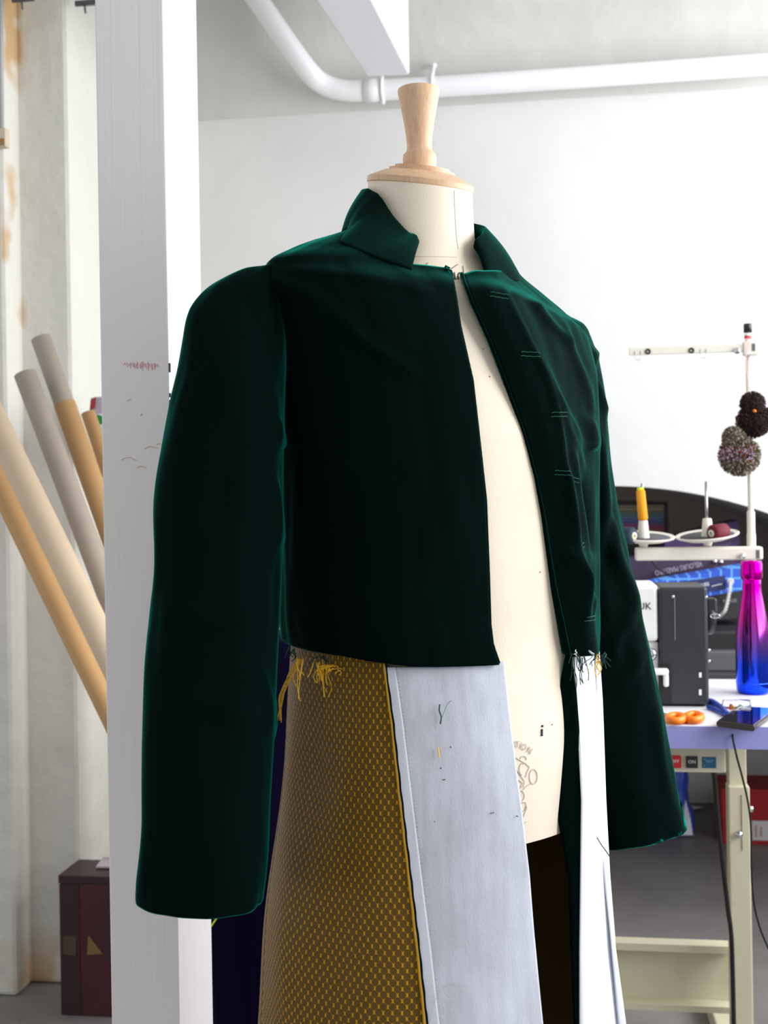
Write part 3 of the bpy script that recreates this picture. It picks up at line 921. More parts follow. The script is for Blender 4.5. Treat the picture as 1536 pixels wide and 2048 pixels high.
# buttonhole stitches and loose threads on the wearer's left front
M_lint = mat('pale_green_stitch', srgb(28, 92, 76), .8)
bh = [(972, 587, 30, 7), (1030, 706, 28, 3), (1085, 827, 26, 0), (1098, 942, 16, 2), (1120, 955, 14, 4), (1138, 1088, 12, -2), (1150, 1234, 20, -3)]
def on_jacket(u, v, off=.006):
    ph, z = surf_hit(JS, u, v, 1.0, 1.5, off=0); p = jacket_point(ph, z); return p + (p - Lp(0, 0, p.z)).normalized() * off
for (u, v, w_, sl_) in bh:
    bm = bmesh.new()
    for dv in (0, 8):
        tube(bm, [on_jacket(u + w_ * k / 6, v + dv + sl_ * k / 6 - (1.2 if k % 2 else 0), .0012) for k in range(7)], .00035, 4)
    obj('buttonhole_stitching', bm, M_lint, coat)
def tuft(u, v, d, n, m, name, ln=(20, 60), spread=30, r=.0005, parent=coat, up=0):
    bm = bmesh.new()
    for k in range(n):
        l_ = random.uniform(*ln); a = random.uniform(-spread, spread)
        u0, v0 = u + random.uniform(-spread, spread) * .4, v + random.uniform(-4, 4)
        dd = d - random.uniform(0, .012)
        pts = [P(u0, v0, d + .002), P(u0 + a * .25 + random.uniform(-3, 3), v0 + l_ * .35 * (1 - up), dd), P(u0 + a * .5 + random.uniform(-5, 5), v0 + l_ * .7 * (1 - up), dd), P(u0 + a * .6 + random.uniform(-5, 5), v0 + l_ * (1 - up), dd)]
        tube(bm, smooth_path(pts, 4), r, 4)
    return obj(name, bm, m, parent)
for (u, v, n, m, ln, sp2) in ((690, 1332, 26, M_thy, (4, 13), 70), (650, 1322, 9, M_thy, (40, 80), 26), (636, 1320, 6, M_thy, (20, 50), 20), (600, 1316, 5, M_thy, (30, 90), 20), (668, 1330, 10, M_thy, (8, 18), 30), (714, 1334, 9, M_thy, (8, 26), 30), (756, 1335, 9, M_thy, (5, 14), 22),
                              (640, 1312, 9, M_thg, (4, 18), 26), (585, 1296, 10, M_thg, (6, 28), 16), (866, 1334, 9, M_thg, (30, 62), 10), (700, 1330, 10, M_thg, (3, 10), 60), (940, 1331, 8, M_thg, (2, 7), 60)):
    tuft(u, v, 1.245, n, m, 'frayed_threads', ln, sp2)
for (u, v, n, m, ln, sp2) in ((1200, 1308, 12, M_thg, (10, 30), 34), (1196, 1310, 6, M_thy, (20, 50), 8), (1150, 1305, 6, M_thg, (15, 70), 16), (1165, 1312, 6, M_thg, (15, 60), 18), (1180, 1304, 3, M_thw, (5, 20), 20), (1152, 1302, 3, M_thw, (4, 16), 10)):
    tuft(u, v, 1.30, n, m, 'frayed_threads', ln, sp2)
# frayed selvedge wisps at the back of the hip, and stray snips of thread on the panels
bm = bmesh.new()
for k in range(7):
    tube(bm, smooth_path([P(600 + random.uniform(-4, 6), 1318, 1.262), P(580 + random.uniform(-5, 5), 1352, 1.268), P(562 + random.uniform(-5, 6), 1392, 1.272), P(556 + random.uniform(-4, 8), 1440 + random.uniform(-20, 12), 1.275)], 5), .0005, 4)
obj('frayed_threads', bm, M_thy, coat)
def on_skirt(u, v, off=.004):
    ph, z = surf_hit(SS, u, v, .6, 1.06); return SS(ph, z, off)
for (l, m, r) in (([(879, 1407), (878, 1420), (882, 1432), (880, 1447)], M_thg, .0007), ([(876, 1494), (877, 1504), (878, 1513)], M_thy, .0008), ([(884, 1432), (893, 1408), (902, 1400)], M_thg, .0002),
                  ([(899, 1492), (901, 1493)], M_thg, .0007), ([(880, 1534), (882, 1535)], M_thg, .0008), ([(884, 1558), (890, 1557)], M_thg, .0005), ([(977, 1625), (985, 1623)], M_thg, .0004), ([(1028, 1630), (1032, 1631)], M_thg, .0005), ([(868, 1640), (870, 1642)], M_thg, .0004), ([(860, 2040), (875, 1985), (908, 1962), (930, 1980)], M_inkp, .0002)):
    obj('thread_snip', tb(smooth_path([on_skirt(u, v) for u, v in l], 3), r, 5), m, coat)
obj('thread_snip', tb(smooth_path([P(1194, 1675, 1.35), P(1203, 1690, 1.35), (P(1214, 1705, 1.35)), P(1221, 1716, 1.35)], 4), .0006, 5), M_thg, coat)
# corner tab of facing at the hem
bm = bmesh.new()
slab(bm, [P(984, 1298, 1.245), P(1002, 1298, 1.25), P(1003, 1327, 1.25), P(986, 1330, 1.245)], .004)
obj('facing_tab', bm, M_vel, coat)

# ------------------------------------------------------------------ sewing table on the right
M_lam = mat('white_laminate', srgb(240, 238, 242), .35, vary=.02, vscale=8)
M_edge = mat('lilac_edge_band', srgb(150, 152, 214), .5)
M_cream = mat('cream_steel_enamel', srgb(206, 200, 172), .4, bump=.0006, bscale=60)
M_blackp = mat('black_plastic', srgb(34, 35, 38), .35)
M_blackm = mat('black_matt', srgb(20, 20, 22), .7)
M_whitep = mat('white_plastic', srgb(242, 242, 240), .3)
M_chrome = mat('chrome', srgb(215, 215, 220), .12, 1)
zt = .78
ty0 = on_z(1420, 1451, zt).y; ty1 = on_z(1440, 1358, zt).y
txr = on_z(1640, 1451, zt).x; txl = -.42
table = thing('sewing_table', ((txl + txr) / 2, (ty0 + ty1) / 2, 0), 'white industrial sewing table with lilac front edge, cream steel legs and switch box', 'table')
obj('tabletop', box2(txl, txr, ty0 + .002, ty1, zt - .038, zt, .002), M_lam, table)
obj('edge_band', box2(txl, txr, ty0 - .001, ty0 + .0018, zt - .041, zt - .002), M_edge, table)
lg = P(1477, 1700, 2.42)
def table_leg(x):
    y = lg.y
    obj('leg', box2(x - .021, x + .021, y - .02, y + .02, .06, .60, .003), M_cream, table)
    obj('leg_upright', box2(x - .0175, x + .0175, y - .005, y + .028, .40, zt - .042, .002), M_cream, table)
    obj('foot', box2(x - .032, x + .012, y - .26, y + .34, 0.0, .05, .004), M_cream, table)
    obj('top_bracket', box2(x - .03, x + .03, y - .16, y + .2, zt - .062, zt - .0385, .002), M_cream, table)
table_leg(lg.x); table_leg(txl + .12)
pb_ = P(1478, 1669, 2.395)
obj('bolt', lt([(0, 0), (.0075, 0), (.0075, .004), (.005, .007), (0, .008)], pb_, 12, along((0, -1, 0))), M_chrome, table, smooth=True)
pb2 = P(1499, 1618, 2.41)
obj('bolt', lt([(0, 0), (.006, 0), (.006, .006), (0, .008)], pb2, 12, along((1, 0, 0))), M_chrome, table, smooth=True)
a, b = P(1482.5, 1590, 2.398), P(1484, 1702, 2.398)
obj('adjusting_slot', tb([a, b], .0007, 4), M_blackm, table)
bm = bmesh.new()
ys = lg.y + .10
x0, x1 = txl + .1, lg.x
for (yy0, yy1, z0, z1) in ((ys, ys + .006, .112, .245), (ys - .035, ys, .232, .247), (ys - .035, ys, .108, .121)):
    box(bm, ((x0 + x1) / 2, (yy0 + yy1) / 2, (z0 + z1) / 2), (x1 - x0, yy1 - yy0, z1 - z0))
obj('stretcher', bm, M_cream, table)
# switch box
sb = P(1452, 1498, 2.19)
sw = obj('switch_box', box2(sb.x - .23, sb.x, sb.y, sb.y + .05, zt - .1025, zt - .043, .003), mat('cream_switch_plastic', srgb(222, 218, 196), .4), table, label='cream plastic switch box')
bm = box2(sb.x - .225, sb.x - .006, sb.y - .0015, sb.y, zt - .097, zt - .049)
obj('face_plate', bm, mat('cream_face_plate', srgb(208, 204, 182), .4), sw)
def px_rect(u0, u1, v0, v1, y, th, bev=0):
    a, b = on_y(u0, v1, y), on_y(u1, v0, y)
    return box2(a.x, b.x, y - th, y, a.z, b.z, bev)
M_red = mat('red_plastic', srgb(215, 22, 28), .4); M_white = mat('white_print', srgb(245, 245, 245), .6)
yb_ = sb.y - .0015
bt = obj('off_button', px_rect(1339, 1362, 1511, 1535, yb_, .005, .001), M_red, sw, label='red OFF button')
text('OFF', .0085, M_white, on_y(1350, 1523, yb_ - .0055), (1, 0, 0), (0, 0, 1), sw, .0003)
bt = obj('on_button', px_rect(1372, 1395, 1512, 1535, yb_, .005, .001), M_blackp, sw, label='black ON button')
text('ON', .0085, M_white, on_y(1384, 1524, yb_ - .0055), (1, 0, 0), (0, 0, 1), sw, .0003)
obj('label_plate', px_rect(1404, 1432, 1514, 1536, yb_, .001), mat('teal_label', srgb(20, 96, 130), .5), sw, label='teal instruction label')
bm = bmesh.new()
for (u0, u1, v) in ((1406, 1413, 1518), (1410, 1428, 1521), (1412, 1424, 1524), (1408, 1411, 1532)):
    a, b = on_y(u0, v, yb_ - .0012), on_y(u1, v, yb_ - .0012); tube(bm, [a, b], .0005, 4)
obj('label_print', bm, mat('pale_print', srgb(150, 190, 205), .6), sw, kind='stuff')

# sewing machine ---------------------------------------------------------
ym = on_z(1370, 1414, zt).y
ML, MR = on_y(1319, 1300, ym).x, on_y(1417, 1300, ym).x
ztop = on_y(1370, 1174, ym).z
mach = thing('sewing_machine', ((ML + MR) / 2 - .05, ym + .08, zt), 'white overlock sewing machine with a black end column, behind the far green sleeve', 'sewing machine')
MC = mat('black_machine_cover', srgb(44, 46, 52), .38)
bm = box2(ML, MR, ym, ym + .13, zt + .004, ztop, .006)
obj('end_cover', bm, MC, mach, label='black end column')
obj('ridge', tb([on_y(1349, 1194, ym - .0005), on_y(1350, 1280, ym - .0005)], .0009, 6), mat('grey_ridge', srgb(120, 120, 122), .4), mach)
xa = on_y(1180, 1300, ym).x
bm = box2(xa, ML - .0005, ym + .004, ym + .13, on_y(1290, 1284, ym).z, ztop + .004, .008)
obj('arm', bm, M_whitep, mach, label='white upper arm with letters')
bm = box2(xa, ML - .0005, ym + .014, ym + .13, zt + .002, on_y(1290, 1285, ym).z, .004)
obj('lower_cover', bm, M_whitep, mach)
bm = bmesh.new(); box(bm, ((xa + MR) / 2, ym + .07, zt + .004), (MR - xa - .01, .11, .008))
obj('base', bm, M_blackm, mach)
text('JUK', .019, mat('grey_black_letters', srgb(40, 42, 48), .5), on_y(1287, 1213, ym + .0035), (1, 0, 0), (0, 0, 1), mach, .0003)
bm = box2(ML, on_y(1343, 1350, ym).x, ym - .002, ym + .001, zt + .006, on_y(1343, 1327, ym).z, .001)
obj('dark_recess', bm, M_blackm, mach)
a = on_y(1296, 1344, ym - .012); b = on_y(1337, 1342, ym - .012)
bm = bmesh.new(); box(bm, (a + b) / 2, (b.x - a.x, .02, .012), None, .004)
c = on_y(1332, 1360, ym - .012); box(bm, c, (.010, .012, .026), None, .004)
obj('lever', bm, M_whitep, mach, smooth=True)
obj('looper_knob', lt([(0, 0), (.011, 0), (.012, .003), (.012, .010), (.009, .013), (0, .013)], on_y(1300, 1308, ym + .012), 20, along((0, -1, 0))), M_chrome, mach, smooth=True)
for v, h in ((1352, 7), (1387, 8)):
    obj('marking', px_rect(1398, 1403, v - h, v + h * .4, ym, .0006), M_white, mach)
for (u, v) in ((1346, 1193), (1412, 1194), (1418, 1322), (1418, 1300)):
    obj('screw', lt([(0, 0), (.003, 0), (.0025, .002), (0, .002)], on_y(u, v, ym), 10, along((0, -1, 0))), M_chrome, mach, smooth=True)
xr_ = MR
hw = lt([(0, 0), (.030, 0), (.034, .004), (.034, .014), (.030, .02), (.012, .022), (0, .022)], (xr_ - .001, ym + .055, on_y(1430, 1240, ym).z), 36, along((1, 0, 0)))
obj('handwheel', hw, M_blackp, mach, smooth=True)
bm = bx((xr_ + .011, ym + .04, on_y(1430, 1215, ym).z), (.02, .03, .03), None, .004)
obj('tension_housing', bm, M_blackp, mach)
c = on_y(1430, 1232, ym + .01); bm = bmesh.new()
tube(bm, [c + Vector((math.cos(t) * .009, 0, math.sin(t) * .004)) for t in [2 * math.pi * k / 16 for k in range(16)]], .001, 6, closed=True)
obj('thread_guide', bm, M_chrome, mach, smooth=True)

# thread stand -------------------------------------------------------------
ds = 2.60
pp = P(1499.5, 900, ds)
ysd = pp.y
M_whitep = mat('cream_white_plastic', srgb(226, 222, 208), .4)
stand = thing('thread_stand', (pp.x, ysd, zt), 'tall white telescopic thread stand with two dishes and a top guide bar', 'thread stand')
z_ = lambda v, u=1500: on_y(u, v, ysd).z
obj('pole', lt([(.006, zt), (.006, z_(700))], (pp.x, ysd, 0), 16), M_whitep, stand, smooth=True)
obj('pole_sleeve', lt([(.0095, zt), (.0095, z_(1068)), (.0085, z_(1067)), (.0085, z_(1024)), (.0065, z_(1022))], (pp.x, ysd, 0), 20), M_whitep, stand, smooth=True)
a, b = on_y(1258, 702, ysd - .01), on_y(1514, 696, ysd - .01)
bm = bx((a + b) / 2, (b.x - a.x, .006, .017), None, .0015)
ubar = obj('upper_guide_bar', bm, M_whitep, stand)
bm = bx(on_y(1500, 697, ysd - .006), (.030, .02, .030), None, .002)
obj('bar_bracket', bm, M_whitep, stand)
obj('bracket_slot', px_rect(1504, 1510, 687, 702, ysd - .0162, .0006), mat('dark_grey_slot', srgb(90, 90, 92), .6), stand)
for (u, v) in ((1296, 703), (1383, 701)):
    c = on_y(u, v, ysd - .014)
    obj('eyelet', tb([c + Vector((math.cos(t) * .0045, 0, math.sin(t) * .0045)) for t in [2 * math.pi * k / 18 for k in range(18)]], .002, 8, closed=True), M_blackp, ubar, smooth=True)
for (u, v) in ((1276, 715), (1407, 711)):
    c = on_y(u, v, ysd - .014)
    pts = [c + Vector((-.006, 0, .014))] + [c + Vector((math.cos(t) * .006, 0, math.sin(t) * .006)) for t in [math.pi + math.pi * k / 10 for k in range(11)]] + [c + Vector((.006, 0, .014))]
    obj('wire_loop', tb(pts, .0008, 6), mat('grey_wire', srgb(190, 190, 195), .3, .6), ubar, smooth=True)
obj('thumb_screw', lt([(0, 0), (.007, 0), (.007, .008), (.004, .010), (0, .010)], on_y(1475, 702, ysd - .012), 14, along((-.3, -1, 0))), M_chrome, stand, smooth=True)
a, b = on_y(1270, 1107, ysd - .015), on_y(1524, 1107, ysd - .015)
lbar = obj('lower_bar', bx((a + b) / 2, (b.x - a.x, .03, .028), None, .004), M_whitep, stand)
obj('thumb_screw', lt([(0, 0), (.006, 0), (.006, .008), (0, .010)], on_y(1484, 1112, ysd - .03), 14, along((0, -1, 0))), M_chrome, stand, smooth=True)
obj('bracket_slot', px_rect(1512, 1519, 1100, 1117, ysd - .030, .0006), bpy.data.materials['dark_grey_slot'], stand)
M_dish = mat('dark_grey_foam', srgb(72, 72, 80), .8)
tilt = Matrix.Rotation(math.radians(7), 3, 'X')
dishes = []
for (u, v, roll) in ((1287, 1084, 2), (1415, 1081, -5)):
    c = on_y(u, v, ysd - .015)
    R = Matrix.Rotation(math.radians(roll), 3, 'Y') @ tilt
    d_ = obj('dish', lt([(0, 0), (.018, 0), (.045, .003), (.066, .010), (.068, .013), (.066, .0145), (.058, .009), (0, .006)], c, 48, R), M_whitep, stand, smooth=True)
    obj('foam_pad', lt([(0, .0075), (.057, .0105), (.057, .0115), (0, .0095)], c, 40, R), M_dish, d_, smooth=True)
    cone = obj('cone_holder', lt([(0, 0), (.0135, 0), (.013, .004), (.0095, .040), (.0085, .042), (0, .042)], c + Vector((0, 0, .006)), 24), M_whitep, d_, smooth=True)
    obj('spindle', lt([(.003, .0), (.003, .121), (0, .123)], c + Vector((-.001, 0, .006)), 10), M_steel, d_, smooth=True)
    obj('dish_stem', lt([(.008, -.012), (.012, .0), (0, .001)], c, 16), M_whitep, d_, smooth=True)
    dishes.append(c)
# marker cap and red tape on the pole top
obj('pole_top', lt([(.0075, z_(708)), (.0075, z_(668)), (0, z_(667.5))], (pp.x, ysd, 0), 20), M_whitep, stand, smooth=True)
obj('red_tape', lt([(.0078, z_(679)), (.0078, z_(672))], (pp.x, ysd, 0), 20, cap=False), mat('red_white_tape', srgb(210, 60, 64), .6, vary=.3, vscale=200), stand, smooth=True)
obj('pole_cap', lt([(0, z_(665)), (.009, z_(665)), (.009, z_(649)), (.0085, z_(647.5)), (0, z_(647.5))], (pp.x, ysd, 0), 24), M_blackp, stand, smooth=True, label='black end cap')

# cones and spools
def spool(name, c, d, col, core, label, r0=.018, r1=.014, L=.050, cr=.008, collar=True):
    d = Vector(d).normalized(); R = along(d)
    t = thing(name, c, label, 'thread spool')
    m = mat(name + '_thread', col, .75, bump=.0006, bscale=6, stretch=(60, 60, 60))
    obj('thread_winding', lt([(cr, 0), (r0 * .8, 0), (r0, .005), (r1, L - .005), (r1 * .75, L), (cr * .8, L)], c, 28, R, cap=False), m, t, smooth=True)
    obj('core', lt([(cr * .5, -.002), (cr, -.002), (cr, .001), (cr, L + .004), (cr * .5, L + .004), (cr * .5, -.002)], c, 20, R, cap=False), core, t, smooth=True)
    return t
M_neon = mat('neon_yellow_plastic', srgb(232, 255, 40), .4)
c = dishes[0] + Vector((.0, -.001, .047))
spool('thread_cone', c, (-.07, 0, 1), srgb(240, 160, 12), M_neon, 'orange yellow thread cone upright on the left spindle of the stand', .0105, .0095, .068, .0072)
c1 = on_y(1268, 1072, ysd - .075)
spool('thread_spool', c1, (-.75, .6, .05), srgb(14, 46, 62), mat('cream_core', srgb(230, 222, 190), .5), 'dark teal thread spool lying on the left dish of the stand', .0185, .016, .05)
c1 = on_y(1423, 1067, ysd - .060)
spool('thread_spool', c1, (.8, .55, .12), srgb(100, 8, 28), M_whitep, 'crimson thread spool lying on the right dish of the stand', .0185, .0165, .042)

# pompom figures hanging from the stand ----------------------------------------
def pompom(bm, c, r, n, nm, ln=.9, pick=None, tr=.0012):
    for i in range(n):
        z = 1 - 2 * (i + .5) / n; a = i * 2.39996
        s = math.sqrt(1 - z * z); d = Vector((s * math.cos(a), s * math.sin(a), z))
        d = (d + Vector([random.uniform(-.12, .12) for _ in range(3)])).normalized()
        e = r * random.uniform(.9, 1.06); x, y = frame_of(d)
        b0 = c + d * e * .78; b1 = c + d * e
        t = random.uniform(.8, 1.3) * tr
        vs0 = [bm.verts.new(b0 + (x * math.cos(q) + y * math.sin(q)) * t * .5) for q in (0, 2.1, 4.2)]
        vs1 = [bm.verts.new(b1 + (x * math.cos(q) + y * math.sin(q)) * t) for q in (0, 2.1, 4.2)]
        mi = pick(d) if pick else random.choice(nm)
        fs = [bm.faces.new((vs0[k], vs0[(k + 1) % 3], vs1[(k + 1) % 3], vs1[k])) for k in range(3)] + [bm.faces.new(vs1)]
        for f in fs: f.material_index = mi
    q = bmesh.ops.create_icosphere(bm, subdivisions=2, radius=r * .86)
    for v in q['verts']: v.co += c
M_b1 = mat('dark_brown_wool', srgb(42, 26, 22), .95); M_b2 = mat('brown_wool', srgb(66, 44, 34), .95)
M_t = [mat('grey_brown_wool', srgb(96, 84, 70), .95), mat('beige_wool', srgb(190, 178, 158), .95), mat('rust_wool', srgb(150, 72, 46), .95), mat('lilac_wool', srgb(200, 186, 206), .95), mat('navy_wool', srgb(44, 44, 66), .95)]
M_orange = mat('orange_felt', srgb(240, 130, 20), .8)
dpom = 2.56
cb, ch = P(1507, 842, dpom), P(1505, 808, dpom - .005)
pom = thing('pompom_bird', P(1507, 872, dpom), 'dark brown pompom bird with an orange beak hanging on the thread stand', 'pompom toy')
bm = bmesh.new(); pompom(bm, cb, .037, 1800, [0, 0, 1]); obj('body', bm, [M_b1, M_b2], pom, recalc=False)
bm = bmesh.new(); pompom(bm, ch, .027, 1100, [0, 1]); obj('head', bm, [M_b1, M_b2], pom, recalc=False)
c = P(1509, 822, dpom - .032)
obj('beak', lt([(.004, 0), (.003, .004), (0, .010)], c, 6, along((0, -1, -.1))), M_orange, pom)
bm = bmesh.new(); pompom(bm, P(1532, 836, dpom), .022, 700, [0, 0, 1]); obj('wing', bm, [M_b1, M_b2], pom, recalc=False)
pom2 = thing('pompom_bird', P(1480, 953, dpom), 'flecked grey, rust and cream pompom bird hanging below the brown one', 'pompom toy')
bm = bmesh.new(); pompom(bm, P(1479, 911, dpom), .044, 2200, None, pick=lambda d: random.choice([2, 3, 4, 3, 2]) if -.3 < d.z < .45 and d.y < .2 and d.x < .6 else random.choice([0, 0, 1]))
obj('body', bm, M_t, pom2, recalc=False)
bm = bmesh.new(); pompom(bm, P(1468, 876, dpom - .005), .026, 1000, [0, 1, 0]); obj('head', bm, M_t, pom2, recalc=False)
M_pinks = mat('pink_string', srgb(232, 170, 175), .7)
bm = bmesh.new()
tube(bm, smooth_path([P(1490, 684, ds - .02), P(1492, 712, ds - .02), P(1494, 750, dpom), P(1502, 790, dpom)], 5), .0007, 5)
tube(bm, smooth_path([P(1500, 680, ds - .02), P(1494, 705, ds - .02), P(1488, 740, dpom), P(1484, 800, dpom), P(1470, 860, dpom)], 5), .0006, 5)
tube(bm, smooth_path([P(1474, 690, ds - .03), P(1482, 682, ds - .03), P(1492, 678, ds - .02), P(1502, 676, ds - .02)], 5), .0007, 5)
obj('hanging_string', bm, M_pinks, pom)

# water bottle --------------------------------------------------------------------
cbo = on_z(1507, 1386, zt)
bot = thing('water_bottle', cbo, 'shiny metal water bottle shading from magenta cap to blue base', 'bottle')
k_ = (cbo - Vector((0, 0, 0))).dot(FWD) / FPX
pr = [(0, 268.5), (29, 268), (32.5, 262), (33.6, 250), (33.6, 180), (33.0, 160), (30.5, 135), (26, 108), (21.5, 82), (18.6, 65), (18, 50), (18, 34)]
prof = [(r * k_, (268.5 - (268.5 - z)) * 0 + (268.5 - z) * k_) for r, z in pr]
M_bot = ramp_z_mat('magenta_to_blue_metal', [(0, (.01, .06, .95, 1)), (.22, (.02, .08, .9, 1)), (.34, (.18, .08, .5, 1)), (.55, (.55, .03, .35, 1)), (.75, (.75, .0, .42, 1)), (1, (.7, .0, .42, 1))], 0, .28, .14, 1)
obj('bottle_body', lt(prof, cbo, 56), M_bot, bot, smooth=True)
obj('cap', lt([(17.5 * k_, 226 * k_), (20.8 * k_, 229 * k_), (21.2 * k_, 232 * k_), (21.2 * k_, 258 * k_), (19.5 * k_, 264 * k_), (0, 266 * k_)], cbo, 48), M_bot, bot, smooth=True)
obj('base_ring', lt([(33.7 * k_, 22 * k_), (34.1 * k_, 22.6 * k_), (33.7 * k_, 23.2 * k_)], cbo, 56, cap=False), mat('blue_metal', (.05, .15, .95, 1), .2, 1), bot, smooth=True)

# scissors, vial, phone, cables
zs = zt + .006
def loop_px(cu, cv, ru, rv, z, r, n=22):
    return tb([on_z(cu + ru * math.cos(2 * math.pi * k / n), cv + rv * math.sin(2 * math.pi * k / n), z) for k in range(n)], r, 8, closed=True)
M_or = mat('orange_plastic', srgb(255, 132, 10), .4)
sc1 = thing('scissors', on_z(1365, 1437, zt), 'scissors with bright orange handles lying on the white table edge', 'scissors')
obj('handle', loop_px(1352, 1436, 16, 5.5, zs + .002, .0068), M_or, sc1, smooth=True)
obj('handle', loop_px(1388, 1434, 15, 6, zs + .002, .0068), M_or, sc1, smooth=True)
obj('blade', tb([on_z(1338, 1437, zs), on_z(1318, 1432, zs), on_z(1298, 1428, zs)], [.005, .004, .001], 6), M_blackm, sc1)
obj('blade', tb([on_z(1338, 1433, zs), on_z(1320, 1426, zs), on_z(1300, 1420, zs)], [.004, .003, .001], 6), M_steel, sc1)
M_bl = mat('blue_plastic', srgb(8, 62, 170), .3)
sc2 = thing('thread_snips', on_z(1438, 1415, zt), 'blue handled thread snips on the table beside the sewing machine', 'scissors')
obj('handle', tb(smooth_path([on_z(1414, 1402, zs), on_z(1425, 1404, zs), on_z(1440, 1414, zs), on_z(1456, 1430, zs)], 6), .006, 10), M_bl, sc2, smooth=True)
obj('handle', tb(smooth_path([on_z(1416, 1414, zs - .002), on_z(1432, 1420, zs - .002), on_z(1450, 1429, zs - .002)], 6), .004, 10), M_bl, sc2, smooth=True)
obj('blade', tb([on_z(1455, 1430, zs), on_z(1463, 1424, zs), on_z(1478, 1415, zs)], [.003, .002, .0006], 6), M_steel, sc2)
M_clear = mat('clear_plastic', (1, 1, 1, 1), .05, trans=1)
a, b = on_z(1446, 1411, zt + .012), on_z(1502, 1411, zt + .012)
o = obj('pin_vial', lt([(.0, 0), (.011, 0), (.0115, .002), (.0115, (b - a).length - .002), (0, (b - a).length)], a, 20, along(b - a)), M_clear, None, smooth=True, label='clear plastic vial of coloured pins lying between snips and bottle', cat='vial')
pins = [((1456, 1409), srgb(200, 30, 50)), ((1462, 1414), srgb(240, 160, 20)), ((1468, 1409), srgb(70, 70, 80)), ((1475, 1413), srgb(20, 130, 90)), ((1482, 1409), srgb(40, 40, 60)), ((1491, 1410), srgb(190, 40, 40)), ((1495, 1413), srgb(30, 140, 60))]
names = ['crimson', 'amber', 'grey', 'teal green', 'navy', 'red', 'leaf green']
for i, ((u, v), cl) in enumerate(pins):
    c = on_z(u, v, zt + .010)
    obj('sewing_pin', lt([(.0006, -.006), (.0006, 0), (.0028, .001), (.0032, .0035), (.002, .006), (0, .0062)], c, 10, along((1, .2, 0))), mat('pin_' + names[i].replace(' ', '_'), cl, .3), None, smooth=True, label=names[i] + ' headed pin inside the clear vial on the sewing table', cat='pin', group='pins in the clear vial')
ph_ = thing('phone', on_z(1480, 1440, zt), 'dark smartphone lying on the table edge with a black cable plugged in', 'phone')
zq = zt + .012
q = [on_z(1432, 1442, zq), on_z(1480, 1412, zq), on_z(1556, 1416, zq), on_z(1508, 1452, zq)]
bm = bmesh.new(); vt = [bm.verts.new(p) for p in q]; vb = [bm.verts.new(p - Vector((0, 0, .010))) for p in q]
bm.faces.new(vt); bm.faces.new(vb[::-1])
for i in range(4): bm.faces.new((vt[i], vb[i], vb[(i + 1) % 4], vt[(i + 1) % 4]))
bmesh.ops.bevel(bm, geom=bm.edges[:], offset=.002, segments=2, affect='EDGES')
obj('phone_body', bm, mat('dark_phone_case', srgb(70, 66, 62), .35, .3), ph_)
cen = sum(q, Vector()) / 4
bm = bmesh.new(); slabq = [cen + (p - cen) * .93 + Vector((0, 0, .0003)) for p in q]
vt = [bm.verts.new(p) for p in slabq]; vb = [bm.verts.new(p + Vector((0, 0, .0006))) for p in slabq]
bm.faces.new(vb); bm.faces.new(vt[::-1])
for i in range(4): bm.faces.new((vt[i], vb[i], vb[(i + 1) % 4], vt[(i + 1) % 4]))
obj('screen', bm, mat('black_glass', srgb(16, 20, 34), .05, coat=1), ph_)
M_cab = mat('black_cable', srgb(18, 18, 20), .5)
pts = [on_z(1465, 1447, zt + .007), P(1463, 1452, 2.13), P(1466, 1478, 2.10), P(1474, 1515, 2.10), P(1486, 1560, 2.11), P(1497, 1610, 2.12), P(1502, 1660, 2.13), P(1503, 1740, 2.14), P(1507, 1800, 2.15), P(1518, 1850, 2.16), P(1536, 1895, 2.18), P(1580, 1990, 2.2), P(1600, 2060, 2.3)]
pts.append(on_z(1610, 2150, .004)); pts.append(on_z(1700, 2150, .004))
tag(obj('phone_cable', tb(smooth_path(pts, 6), .0018, 8), M_cab, None, smooth=True), 'thin black cable falling from the phone over the table edge to the floor', 'cable')
pts = [P(1426, 1535, 2.26), P(1429, 1560, 2.28), P(1436, 1640, 2.30), P(1448, 1750, 2.32), P(1456, 1820, 2.34), P(1464, 1900, 2.37), on_z(1470, 2180, .006)]
tag(obj('motor_cable', tb(smooth_path(pts, 6), .0045, 10), M_cab, None, smooth=True), 'thick black motor cable hanging behind the cream table leg', 'cable')

# under the table, far back on the floor
cr_ = on_z(1450, 1690, 0)
bxr = thing('shoe_box', on_z(1520, 1690, 0), 'red cardboard box with a white printed side under the sewing table', 'box')
x0, y0 = on_z(1446, 1688, 0).x, on_z(1446, 1688, 0).y
hb = on_y(1500, 1640, y0).z; ht = on_y(1500, 1578, y0).z
M_redc = mat('red_card', srgb(168, 24, 34), .6)
obj('box_body', box2(x0, x0 + .30, y0, y0 + .2, 0, hb, .002), M_redc, bxr)
obj('box_lid', box2(x0 - .003, x0 + .303, y0 - .003, y0 + .203, hb + .001, ht, .002), M_redc, bxr)
xw = on_y(1504, 1660, y0).x
side = obj('side_label', box2(xw, x0 + .28, y0 - .0015, y0, on_y(1500, 1680, y0).z, hb - .002), mat('white_card', srgb(220, 216, 216), .6), bxr, label='white printed panel')
bm = bmesh.new()
for (u, v0, v1) in ((1512, 1652, 1674), (1522, 1655, 1672)):
    k = v0
    while k < v1:
        box(bm, on_y(u, k, y0 - .002), (.006, .0008, .0022)); k += 2.4
obj('print_marks', bm, M_redc, bxr, kind='stuff')
bb = on_z(1345, 1674, 0)
bag = thing('carrier_bag', bb, 'blue and white plastic bag slumped on the floor behind the far green sleeve', 'bag')
bm = bmesh.new(); G = []
